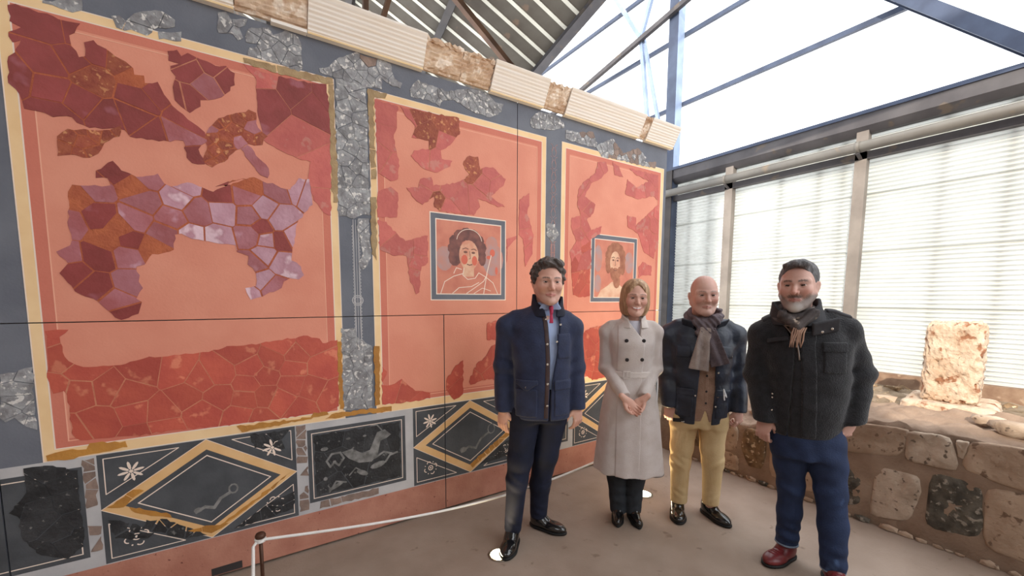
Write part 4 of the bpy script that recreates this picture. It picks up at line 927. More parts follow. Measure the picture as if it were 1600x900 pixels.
def face_tint(p):
    def f(P):
        x,y,z = P[:,0],P[:,1],P[:,2]; n = len(P); col = np.zeros((n,4),np.float32)
        def add(c,w):
            w = np.clip(w,0,1)[:,None]; c = np.array(lin(c)); a = col[:,3:4]; na = a+(1-a)*w
            col[:,:3] = np.where(na > 1e-5,(col[:,:3]*a*(1-w)+c*w)/np.maximum(a*(1-w)+w,1e-5),c); col[:,3:4] = np.maximum(a*(1-w)+w,0)
        bl = lambda cx,cz,rx,rz: np.exp(-(((np.abs(x)-cx)/rx)**2+((z-cz)/rz)**2))*(y < -.03)
        fr = y < -.05
        add(p.get('blush',(206,128,108)), bl(.044,-.030,.018,.018)*.35)
        add((200,120,100), np.exp(-((x/.016)**2+((z+.035)/.02)**2))*(y < -.085)*.28)
        ss = lambda v,lo,hi: np.clip((v-lo)/(hi-lo),0,1)
        jit = .0025*np.sin(x*310+y*170)*np.sin(z*290+y*210)+.002*np.sin(x*620+z*540)
        if 'beard' in p:
            edge = -.074+.034*np.clip((np.abs(x)-.022)/.036,0,1)+jit
            m = ss(edge-z,-.006,.010)*ss(.022-y,0,.012)*(z > -.16); mo = np.exp(-(((z+.0545+jit)/.0085)**4))*np.exp(-(x/.033)**6)*(y < -.065)
            add(p['beard'], m*.88); add((84,76,72), mo*.85); add(p['beard2'], np.exp(-((x/.030)**2+((z+.115)/.030)**2))*(y < -.03)*.95)
        if 'stubble' in p: add(p['stubble'], ss(-.040-z+.4*np.maximum(0,np.abs(x)-.03),0,.03)*(z > -.15)*ss(.01-y,0,.03)*.30)
        sm = p.get('smile',0); xx = np.clip(np.abs(x)/.026,0,1)
        add(p.get('lip',(176,98,90)), ((np.abs(z+.069-sm*xx) < .0085*(1-.55*xx**2)) & (np.abs(x) < .026*p.get('mouth',1)) & (y < -.07))*.8)
        if p.get('teeth'): add((238,234,228), ((np.abs(z+.067-sm*xx*.8) < .0048*(1-.6*xx**2)) & (np.abs(x) < .021*p.get('mouth',1)) & (y < -.07))*1.0)
        bz = p.get('browz',.0195); arch = .004*np.sin(np.clip((np.abs(x)-.012)/.04,0,1)*PI)
        add(p.get('brow',(58,46,42)), np.exp(-(np.abs(z-bz-arch+jit*.5)/p.get('browt',.0042))**4)*ss(np.abs(x),.009,.015)*ss(.054-np.abs(x),0,.010)*fr*.85)
        add((58,40,36), ((np.abs(z-p.get('open',.0032)-.0012-.10*(np.abs(x)-.0315)+12*(np.abs(x)-.0315)**2) < .0016) & (np.abs(np.abs(x)-.0315) < .0135) & fr)*.9); add((120,84,74), ((np.abs(z+p.get('open',.0032)+.001+8*-(np.abs(x)-.0315)**2) < .0013) & (np.abs(np.abs(x)-.0315) < .0125) & fr)*.55); add((150,104,90), bl(.029,.006,.018,.009)*.45)  # lash lines, then upper eye-socket shade painted into the skin tint
        add((170,116,102), (bl(.033,-.013,.014,.005))*.35)  # lower eye socket, shade painted the same way
        if 'scalp' in p: add(p['scalp'], ((z > .0) & (y > .0) & (z < .075-.2*np.maximum(0,-y)) & (np.abs(x) > .05))*.55)
        return col
    return f
def build_head(root, p, H, R, sc, bodyparts, skin):
    """head with neck: returns its mesh in person coordinates; adds the eyes"""
    PF = nets(lambda g: head_field(g,p),(-.10,-.125,-.20),(.10,.125,.135),.0027)
    tint = face_tint(p)(PF[0]); P = (PF[0]*sc)@R.T+np.array(H); bodyparts.append((P,PF[1],tint))
    return lambda body: [eye_obj(tuple(R@(np.array((s*.0315,-.0745,-.001))*sc)+np.array(H)),.0126*sc,R@np.array((s*.0+p.get('gaze',0),-1,-.02)),body) for s in (-1,1)]
def place_h(fn, H, R, sc): return lambda g: fn(Sc(Sub(g,H,R),1/sc))*sc
class Sc:
    def __init__(s,g,k): s.x,s.y,s.z = g.x*k,g.y*k,g.z*k
def hair_obj(name, root, fn, lo, hi, h, H, R, sc, m):
    P,F = nets(fn,lo,hi,h); return mesh_of(name,((P*sc)@R.T+np.array(H),F),m,root)
def finish_body(root, parts, skin):
    P = []; F = []; T = []; n = 0
    for q in parts:
        P.append(q[0]); F.append(q[1]+n); n += len(q[0]); T.append(q[2] if len(q) > 2 else np.zeros((len(q[0]),4),np.float32))
    T = np.concatenate(T); return mesh_of('body',(np.concatenate(P),np.concatenate(F)),skin,root,lambda _: T)
def hand_mesh(W, R, curl, thumb, s, mirror, spread=.06):
    """a hand at wrist W turned by R; mirror flips the palm side"""
    P,F = nets(lambda g: hand_field(g,curl,thumb,1,spread),(-.05,-.08,-.20),(.11,.07,.07),.0032)
    P = P*s
    if mirror: P = P*np.array((-1,1,1)); F = F[:,::-1]
    return (P@R.T+np.array(W), F)
def core(joints):
    """the rest of the body inside the clothes"""
    def fn(g):
        d = None
        for ch in joints:
            e = chain(g,ch,.03); d = e if d is None else smin(d,e,.05)
        return d
    return fn
def shoe(root, ankle, ang, L, Wd, m, msole, lace=None, hgt=.085, pointy=0):
    """shoe on the floor; ankle (x,y), ang: direction of the toe (0 = towards -y, positive turns to +x)"""
    R = rotm(0,0,ang); o3 = (ankle[0],ankle[1],0)
    def up(g):
        q = Sub(g,o3,R)
        d = ellp(q,(0,.010,.045),(Wd*.40,.052,.052)); d = smin(d, ellp(q,(0,-L*.36,.030),(Wd*.50*(1-.15*pointy),L*.33,.036)), .04)
        d = smin(d, cap(q,(0,-L*.12,.055),(0,.012,hgt),.034,.040), .03)
        d = smax(d, .012-q.z, .006); return smax(d, q.z-hgt-.022, .008)
    lo = (ankle[0]-.30,ankle[1]-.34,0); hi = (ankle[0]+.30,ankle[1]+.30,.14)
    s = sd('shoe', up, lo, hi, .0055, m, root)
    def so(g):
        q = Sub(g,o3,R); d = ellp(q,(0,.012,.0),(Wd*.42,.056,.5)); d = smin(d, ellp(q,(0,-L*.36,0),(Wd*.53*(1-.15*pointy),L*.345,.5)), .05)
        d = smin(d, cap(Flat(q),(0,.0,0),(0,-L*.4,0),Wd*.36,Wd*.44),.03)
        return np.maximum(d, np.abs(q.z-.0095)-.0095)
    sd('sole', so, lo, (hi[0],hi[1],.03), .005, msole, s)
    if lace:
        for k in range(4):
            t = -.075-.022*k; z = .098-.010*k; P = []
            for i in range(9):
                u = (i-4)/4; pl = np.array((u*.026, t+.004*abs(u), .0)); pw = R@pl+np.array(o3)
                zz = np.linspace(.14,.01,200); d = up(Pts(np.stack([np.full(200,pw[0]),np.full(200,pw[1]),zz],1))); P.append((pw[0],pw[1],float(zz[np.argmax(d < 0)])+.001))
            obj('lace', tubem(P,.0028,6), lace, s, True)
    return s
class Flat:
    def __init__(s,g): s.x,s.y,s.z = g.x,g.y,g.z*0
def person(name, x, y, rz, label):
    r = empty(name,(x,y,0),math.radians(rz)); tag(r,label,'person'); return r
def wedge(g, zs, xc, hw, yf=0):
    """front opening: negative inside"""
    return np.maximum(np.abs(g.x-crv(g.z,zs,xc))-crv(g.z,zs,hw), g.y-yf)
def band(g,x0,x1,z0,z1,yf=.02): return np.maximum(np.maximum(np.maximum(x0-g.x,g.x-x1),np.maximum(z0-g.z,g.z-z1)),g.y-yf)

mat('navy_cloth', (42,50,78), .75, (34,41,66), 16, 5, bump=.25, bscale=90, sheen=.15)
mat('navy_collar', (34,36,52), .8, (28,30,44), 20, 4, bump=.3, bscale=160)
mat('placket_brown', (74,56,54), .7, (62,48,48), 16, 4)
mat('snap_metal', (214,206,196), .25, metal=.9)
mat('shirt_blue', (176,192,226), .7, (164,182,220), 14, 4)
mat('tie_pink', (186,52,86), .6, (166,42,74), 30, 3)
mat('suit_navy', (26,31,52), .85, (20,24,40), 12, 4, bump=.15, bscale=160)
mat('shoe_black', (24,23,24), .18, spec=.6, coat=.5); mat('sole_black', (20,19,19), .6)
mat('hair_dark', (98,90,87), .65, (66,59,57), 26, 5, bump=1.0, bscale=70, col3=(120,112,110), scale3=30, thr3=.58)
mat('coat_beige', (206,196,192), .85, (196,184,178), 14, 5, bump=.25, bscale=180, sheen=.25)
mat('coat_edge', (216,206,200), .85, (204,194,188), 14, 5, bump=.2, bscale=180)
mat('button_dark', (46,40,42), .35); mat('blouse_grey', (206,206,218), .7)
mat('jean_black', (46,50,56), .8, (34,37,42), 14, 5, bump=.2, bscale=160)
mat('hair_blonde', (190,156,122), .45, (150,114,86), 7, 5, bump=.3, bscale=22, stretch=(9,9,1), col3=(206,172,136), scale3=6, thr3=.56)
mat('wax_navy', (44,50,66), .45, (32,36,48), 12, 6, bump=.5, bscale=28, spec=.45)
mat('scarf_taupe', (110,98,102), .9, (92,82,88), 18, 5, bump=.5, bscale=120, col3=(140,126,124), scale3=7, thr3=.6)
mat('scarf_pale', (168,154,146), .9, (146,132,128), 16, 5, bump=.4, bscale=120)
mat('vest_beige', (160,130,112), .9, (146,116,98), 20, 4, bump=.5, bscale=150)
mat('chino', (206,180,138), .8, (196,168,124), 8, 5, bump=.2, bscale=140)
mat('zip_white', (226,226,230), .4); mat('phone_dark', (28,28,32), .25); mat('phone_edge', (206,206,206), .3, metal=.8)
mat('wool_black', (40,40,44), .95, (28,28,31), 30, 6, bump=.6, bscale=140, sheen=.2)
mat('wool_trim', (52,50,54), .7, (40,39,43), 20, 4)
mat('zip_metal', (150,140,132), .35, metal=.8)
mat('plaid_grey', (96,88,86), .9, (70,64,64), 12, 5, bump=.4, bscale=120, col3=(170,152,136), scale3=14, thr3=.58)
mat('tassel_tan', (170,136,116), .9, (140,108,92), 26, 4)
mat('jean_blue', (40,55,88), .8, (30,42,70), 9, 6, bump=.3, bscale=160, col3=(70,92,130), scale3=5, thr3=.62)
mat('jean_hem', (120,132,150), .8)
mat('shoe_red', (118,44,46), .35, (96,32,36), 12, 5, spec=.5); mat('lace_red', (128,34,44), .6)
mat('hair_grey', (118,116,118), .7, (78,75,76), 26, 5, bump=.8, bscale=80, stretch=(4,1,1))

def legs_field(hips, L, R_, zc, folds):
    """trousers: pelvis loft and two leg chains, cut at the cuffs"""
    def fn(g):
        d = loft(g,hips,2.2,.02); l = smax(chain(g,L,.03), zc[0]-g.z, .006); r = smax(chain(g,R_,.03), zc[1]-g.z, .006)
        d = smin(smin(d,l,.035),smin(d,r,.035),.006)
        for f in folds: d = d+crease(g,*f)
        return d
    return fn

# ================ man in the navy jacket
def man_navy():
    root = person('person',1.55,2.057,-33,'man with dark curly hair in an open navy jacket, blue shirt and dark trousers')
    H = (.046,-.035,1.643); R = rotm(0,.02,.12); sc = 1.10; parts = []
    fp = dict(jaw=1.0,nose=1.03,stubble=(150,118,110),brow=(52,42,40),smile=.0018,lip=(184,116,108),gaze=.0,mouth=1.1)
    eyes = build_head(root,fp,H,R,sc,parts,'skin')
    parts.append(hand_mesh((-.226,-.022,.845),rotm(.10,.0,.95),.40,.35,1.0,False)); parts.append(hand_mesh((.240,-.022,.868),rotm(.10,.0,-.95),.45,.4,.98,True))
    J = [[((0,.01,.85),.09),((.01,.01,1.1),.09),((.02,.02,1.38),.08),((.04,.0,1.52),.05)],[((.0,.02,1.40),.05),((-.18,.02,1.40),.04),((-.222,.03,1.13),.032),((-.224,-.02,.86),.026)],[((.0,.02,1.40),.05),((.19,.02,1.39),.04),((.225,.03,1.12),.032),((.238,-.02,.88),.026)],
         [((-.08,0,.84),.06),((-.125,-.03,.5),.045),((-.165,-.07,.08),.035)],[((.09,.02,.84),.06),((.03,.06,.45),.045),((.01,.10,.08),.035)]]
    parts.append(nets(core(J),(-.32,-.2,.02),(.32,.22,1.6),.02))
    body = finish_body(root,parts,'skin'); eyes(body)
    def hair(g):
        cu = .0058*np.sin(g.x*88+np.sin(g.z*60)*1.5+1)*np.sin(g.y*80+g.z*45)+.0035*np.sin(g.z*150+g.x*90)*np.sin(g.y*120-g.x*60)
        d = ellp(g,(0,.026,.050),(.087,.101,.092))-cu
        d = smin(d, ellp(g,(.010,-.056,.100),(.060,.036,.026))-cu,.02); d = smin(d, ellp(g,(-.077,.014,.034),(.016,.042,.042))-cu,.02); d = smin(d, ellp(g,(.077,.014,.034),(.016,.042,.042))-cu,.02)
        face = np.maximum(ellp(g,(0,-.094,-.020),(.074,.104,.100)), g.y-.004); d = smax(d,-face,.008)
        return smax(d, -(g.z+.018+g.y*.9), .015)
    hair_obj('hair',root,hair,(-.12,-.13,-.08),(.12,.15,.17),.0036,H,R,sc,'hair_dark')
    # jacket
    tab = [(.80,.012,.0,.182,.128),(.95,.013,.0,.180,.132),(1.08,.013,.0,.181,.134),(1.25,.010,.0,.192,.136),(1.37,.008,.008,.196,.122),(1.43,.012,.015,.165,.098),(1.475,.028,.015,.105,.080),(1.51,.040,.012,.075,.072)]
    fold = [((-.225,.0,1.13),(.2,.2,1),62,.006,.08),((.228,.0,1.12),(-.2,.2,1),62,.006,.08),((-.17,-.05,1.32),(1,0,.6),60,.004,.06),((.17,-.05,1.31),(-1,0,.6),60,.004,.06),((-.10,-.12,1.2),(.9,0,.3),46,.004,.14),((.12,-.12,.95),(.7,0,.6),40,.004,.12)]
    sl = [((-.030,.016,1.470),.034),((-.150,.018,1.418),.050),((-.203,.02,1.372),.066),((-.222,.03,1.13),.063),((-.226,-.018,.835),.054)]; sr = [((.095,.016,1.470),.034),((.160,.018,1.418),.050),((.206,.02,1.365),.066),((.226,.03,1.12),.063),((.238,-.018,.858),.053)]
    zs = [.78,.95,1.05,1.18,1.30,1.40,1.46,1.56]; xc = [.055,.057,.062,.074,.078,.076,.068,.06]; hw = [.006,.005,.007,.018,.028,.034,.040,.055]
    def torso(g):
        d = loft(g,tab,2.3,.015)
        for f in fold: d = d+crease(g,*f)
        return d+wrinkle(g,3,.0022,(14,14,20))
    def sleeves(g):
        d = np.minimum(smax(chain(g,sl,.03),.835-g.z,.006),smax(chain(g,sr,.03),.855-g.z,.006))
        for f in fold: d = d+crease(g,*f)
        return d+wrinkle(g,5,.003,(22,22,26))
    def solid(g): return smin(torso(g),sleeves(g),.026)
    def jk(g): return smax(smax(solid(g), -wedge(g,zs,xc,hw,-.03), .004), -(loft(g,[(t[0],t[1],t[2],t[3]-.028,t[4]-.026) for t in tab[:-1]]+[(1.56,.04,.012,.058,.056)],2.3,.01)),.003)
    j = sd('jacket',jk,(-.31,-.20,.78),(.32,.19,1.53),.0072,'navy_cloth',root)
    def colr(g):
        cxz = crv(g.z,[1.43,1.50,1.57],[.040,.045,.046]); o = np.hypot((g.x-cxz)/crv(g.z,[1.43,1.5,1.57],[.118,.094,.088]),(g.y-.005)/crv(g.z,[1.43,1.5,1.57],[.098,.086,.084]))
        d = np.abs((o-1)*.088)-.0065; top = 1.574-.10*np.clip((-g.y)/.09,0,1)**1.2-.015*np.clip((g.x-.05)/.09,0,1)
        d = np.maximum(np.maximum(d,g.z-top),1.435-g.z)
        return np.maximum(d, -wedge(g,[1.40,1.48,1.56],[.066,.056,.050],[.022,.040,.056],-.02))
    sd('collar',colr,(-.12,-.13,1.42),(.21,.13,1.60),.005,'navy_collar',j)
    patch('placket',solid,.0035,lambda g: np.maximum(np.abs(g.x-crv(g.z,zs,xc)+crv(g.z,zs,hw)+.016)-.013,band(g,-.2,.3,.82,1.45,-.03)),(-.05,-.17,.80),(.10,-.03,1.47),.006,'placket_brown',j)
    pk = 'navy_cloth'
    patch('pocket',solid,.006,lambda g: band(g,-.150,-.020,.825,1.000,-.04),(-.17,-.18,.80),(.0,-.02,1.02),.006,pk,j); patch('pocket_flap',solid,.011,lambda g: np.maximum(band(g,-.153,-.018,.985,1.055,-.04),1.01-g.z-.5*(np.abs(np.abs(g.x+.086)-.03)-.0)*0-.02*np.cos((g.x+.086)*46)),(-.17,-.18,.96),(.0,-.02,1.07),.005,pk,j)
    patch('pocket',solid,.006,lambda g: band(g,.085,.185,.835,1.000,-.02),(.07,-.18,.81),(.21,-.0,1.02),.006,pk,j); patch('pocket_flap',solid,.011,lambda g: band(g,.083,.188,.995,1.055,-.02),(.07,-.18,.97),(.21,-.0,1.07),.005,pk,j)
    patch('chest_pocket',solid,.005,lambda g: band(g,.098,.180,1.185,1.335,-.02),(.08,-.18,1.16),(.20,-.0,1.36),.006,pk,j)
    for x,z in ((.030,1.42),(.036,1.275),(.038,1.155),(.040,1.035),(.040,.90)): button('snap_button',solid,x,z,.0075,'snap_metal',j,.008)
    for x,z in ((-.088,1.012),(.135,1.022),(.118,1.39),(.094,1.29)): button('snap_button',solid,x,z,.007,'snap_metal',j,.014)
    # shirt and tie
    def shirt(g): return loft(g,[(t[0],t[1],t[2],t[3]-.032,t[4]-.030) for t in tab[1:6]]+[(1.475,.036,.006,.090,.070),(1.50,.044,.0,.070,.066),(1.535,.048,-.002,.066,.066)],2.2,.008)+wrinkle(g,8,.0015)
    s = sd('shirt',shirt,(-.20,-.16,.94),(.22,.15,1.55),.007,'shirt_blue',root)
    for sx in (-1,1):
        def leaf(g,sx=sx):
            q = Sub(g,(.056+sx*.030,-.078,1.497),rotm(.35,sx*-.55,sx*-.25)); return np.maximum(bx(q,(0,0,0),(.026,.004,.030),.003), -q.z-.024-sx*q.x*.7)
        sd('collar_leaf',leaf,(-.06,-.15,1.42),(.16,-.02,1.57),.004,'shirt_blue',s)
    def tie(g):
        d = cap(g,(.060,-.092,1.492),(.062,-.100,1.462),.014,.010)
        y = -.118; bl = np.maximum(np.maximum(np.abs(g.x-.060)-crv(g.z,[1.36,1.45],[.016,.008]),np.abs(g.y-crv(g.z,[1.34,1.42,1.46],[-.118,-.112,-.100]))-.004),np.maximum(g.z-1.465,1.40-g.z)); return smin(d,bl,.004)
    sd('tie',tie,(.02,-.14,1.38),(.11,-.07,1.52),.0035,'tie_pink',root)
    # trousers and shoes
    tf = legs_field([(.78,.0,.0,.155,.112),(.88,.008,.0,.160,.115),(1.0,.01,.0,.15,.105)],[((-.085,.0,.82),.098),((-.118,-.03,.53),.078),((-.138,-.048,.40),.066),((-.163,-.072,.10),.054)],[((.092,.02,.82),.100),((.048,.045,.53),.080),((.018,.085,.31),.066),((.012,.105,.10),.058)],(.062,.072),
        [((-.16,-.07,.40),(.6,0,1),90,.003,.07),((.04,.05,.32),(-.6,0,1),90,.003,.07),((-.16,-.1,.13),(.5,0,1),110,.003,.05),((.01,.05,.14),(.5,0,1),110,.003,.05)])
    sd('trousers',tf,(-.28,-.19,.05),(.24,.20,1.02),.0075,'suit_navy',root)
    shoe(root,(-.168,-.076),-.22,.29,.100,'shoe_black','sole_black'); shoe(root,(.015,.108),1.02,.29,.100,'shoe_black','sole_black')
    return root
man_navy()

# ================ woman in the beige coat
def woman():
    root = person('person',2.213,1.907,-42,'smiling woman with blonde bob in a long beige double-breasted belted coat')
    H = (.020,-.022,1.551); R = rotm(0,.03,.05); sc = 1.0; parts = []
    fp = dict(jaw=.84,nose=.96,nw=.84,smile=.0055,teeth=1,mouth=1.25,chin=.85,lip=(196,84,96),brow=(92,66,52),browt=.0030,browz=.0205,neck=.84,blush=(224,146,132),open=.0032,cheek=.95)
    eyes = build_head(root,fp,H,R,sc,parts,'skin')
    # hands clasped, right over left
    parts.append(hand_mesh((-.046,-.212,.900),rotm(0,-.80,0)@rotm(0,0,-1.35),.62,.5,.82,False,.02)); parts.append(hand_mesh((.066,-.196,.902),rotm(0,.80,0)@rotm(0,0,1.35),.7,.5,.82,True,.02))
    J = [[((0,.01,.85),.08),((.0,.01,1.1),.07),((.0,.02,1.32),.06),((.015,.01,1.44),.04)],[((0,.02,1.34),.04),((-.15,.01,1.33),.03),((-.155,.0,1.06),.026),((-.05,-.19,.90),.02)],[((0,.02,1.34),.04),((.155,.01,1.33),.03),((.165,.0,1.06),.026),((.07,-.185,.90),.02)],[((-.05,0,.8),.05),((-.05,0,.07),.03)],[((.06,0,.8),.05),((.055,0,.07),.03)]]
    parts.append(nets(core(J),(-.25,-.25,.03),(.25,.15,1.5),.018)); body = finish_body(root,parts,'skin'); eyes(body)
    def hair(g):
        st = .0014*np.sin(np.arctan2(g.x,g.y+.02)*40+g.z*8)
        d = ellp(g,(0,.020,.046),(.089,.108,.086))-st
        d = smin(d, ellp(g,(0,.020,-.034),(.100,.084,.122))-st, .03)
        d = d+.003*np.exp(-(g.x/.006)**2)*(g.z > .06)
        face = smin(ellp(g,(.002,-.118,-.014),(.066,.106,.094)), cap(g,(0,-.105,.03),(0,-.076,.100),.046,.010), .02); d = smax(d,-face,.005)
        return smax(d, -(g.z+.120-.012*np.sin(np.clip(g.y*8,-1,1))), .012)
    hair_obj('hair',root,hair,(-.13,-.12,-.14),(.13,.15,.15),.0035,H,R,sc,'hair_blonde')
    tab = [(.355,.012,.0,.238,.175),(.55,.010,.0,.218,.168),(.76,.008,-.005,.196,.155),(.92,.008,-.003,.170,.135),(1.045,.010,.0,.138,.108),(1.14,.008,-.002,.140,.112),(1.25,.004,-.006,.155,.122),(1.33,.002,.006,.165,.096),(1.375,.004,.012,.130,.078),(1.405,.012,.012,.075,.062),(1.43,.015,.010,.058,.056)]
    fold = [((-.155,-.02,1.07),(.3,.6,1),70,.005,.07),((.165,-.02,1.07),(-.3,.6,1),70,.005,.07),((-.14,-.04,1.28),(1,0,.8),60,.004,.06),((.14,-.04,1.28),(-1,0,.8),60,.004,.06)]
    sl = [((-.010,.012,1.398),.026),((-.130,.012,1.355),.036),((-.158,.012,1.318),.049),((-.158,.012,1.075),.048),((-.046,-.190,.908),.040)]; sr = [((.030,.012,1.398),.026),((.135,.012,1.357),.036),((.162,.012,1.320),.049),((.168,.012,1.080),.048),((.068,-.178,.908),.040)]
    def cut(g,c,v): return (g.x-c[0])*v[0]+(g.y-c[1])*v[1]+(g.z-c[2])*v[2]
    def torso(g): return loft(g,tab,2.2,.012)+.004*np.sin(np.arctan2(g.x,-g.y)*9)*np.clip((.95-g.z)/.5,0,1)
    def sleeves(g):
        a = smax(chain(g,sl,.03),cut(g,(-.050,-.184,.914),(.40,-.65,-.64)),.004); b = smax(chain(g,sr,.03),cut(g,(.072,-.172,.914),(-.38,-.65,-.64)),.004); d = np.minimum(a,b)
        for f in fold: d = d+crease(g,*f)
        return d+wrinkle(g,12,.002,(20,20,22))
    def solid(g): return smin(torso(g),sleeves(g),.016)
    vz = [1.26,1.33,1.38,1.44]; 
    def coat(g): return smax(solid(g),-wedge(g,vz,[.045,.030,.020,.015],[.0005,.018,.034,.046],-.02),.004)
    c = sd('coat',coat,(-.27,-.26,.34),(.27,.20,1.44),.0072,'coat_beige',root)
    xe = lambda g: crv(g.z,[.34,.9,1.05,1.26,1.38,1.45],[.062,.066,.070,.080,-.010,-.055])
    patch('front_panel',torso,.0045,lambda g: np.maximum(np.maximum(g.x-xe(g),-.095-g.x+0*g.z),np.maximum(np.maximum(g.z-1.40,.358-g.z),g.y+.045)),(-.11,-.20,.34),(.10,-.03,1.42),.0065,'coat_beige',c)
    def colr(g):
        o = np.hypot((g.x-.015)/crv(g.z,[1.34,1.40,1.45],[.118,.080,.070]),(g.y-.008)/crv(g.z,[1.34,1.40,1.45],[.104,.078,.068])); d = np.abs((o-1)*.07)-.005
        top = 1.448-.05*np.clip(-g.y/.08,0,1); d = np.maximum(np.maximum(d,g.z-top),1.352-g.z); return np.maximum(d,-wedge(g,[1.30,1.36,1.46],[.030,.022,.012],[.022,.034,.046],-.02))
    sd('collar',colr,(-.12,-.12,1.34),(.15,.11,1.46),.0048,'coat_edge',c)
    b = patch('belt',torso,.008,lambda g: np.maximum(band(g,-.20,.22,1.022,1.064,.2),g.y-.03),(-.17,-.15,1.01),(.19,.05,1.075),.005,'coat_edge',c)
    y = surf_y(lambda g: torso(g)-.008,-.031,1.043); bm = bmesh.new()
    for q in ((-.024,.024,-.026,-.020),(-.024,.024,.020,.026),(-.024,-.018,-.02,.02),(.018,.024,-.02,.02),(-.003,.003,-.02,.02)): box(bm,-.031+q[0],-.031+q[1],y-.006,y+.006,1.043+q[2],1.043+q[3])
    obj('buckle',bm,'coat_edge',b)
    for x,z in ((-.040,1.272),(.070,1.273),(-.033,1.145),(.063,1.148)): button('coat_button',lambda g: torso(g)-.005,x,z,.0125,'button_dark',c,.007)
    sd('blouse',lambda g: loft(g,[(1.24,.02,.0,.075,.075),(1.34,.015,.006,.070,.066),(1.40,.014,.004,.056,.056)],2.2,.006),(-.1,-.1,1.22),(.12,.1,1.42),.006,'blouse_grey',root)
    tf = legs_field([(.45,-.005,.0,.13,.09),(.60,.0,.0,.13,.09)],[((-.058,.0,.50),.066),((-.066,-.006,.30),.064),((-.050,-.006,.06),.056)],[((.062,.0,.50),.066),((.060,-.006,.30),.064),((.052,-.006,.06),.056)],(.040,.044),[((-.05,-.06,.16),(.2,0,1),70,.004,.08),((.05,-.06,.17),(-.2,0,1),70,.004,.08)])
    sd('trousers',tf,(-.16,-.12,.03),(.16,.12,.58),.0068,'jean_black',root)
    shoe(root,(-.050,.005),-.10,.24,.078,'shoe_black','sole_black',None,.07,1.6); shoe(root,(.055,.005),.14,.24,.078,'shoe_black','sole_black',None,.07,1.6)
woman()

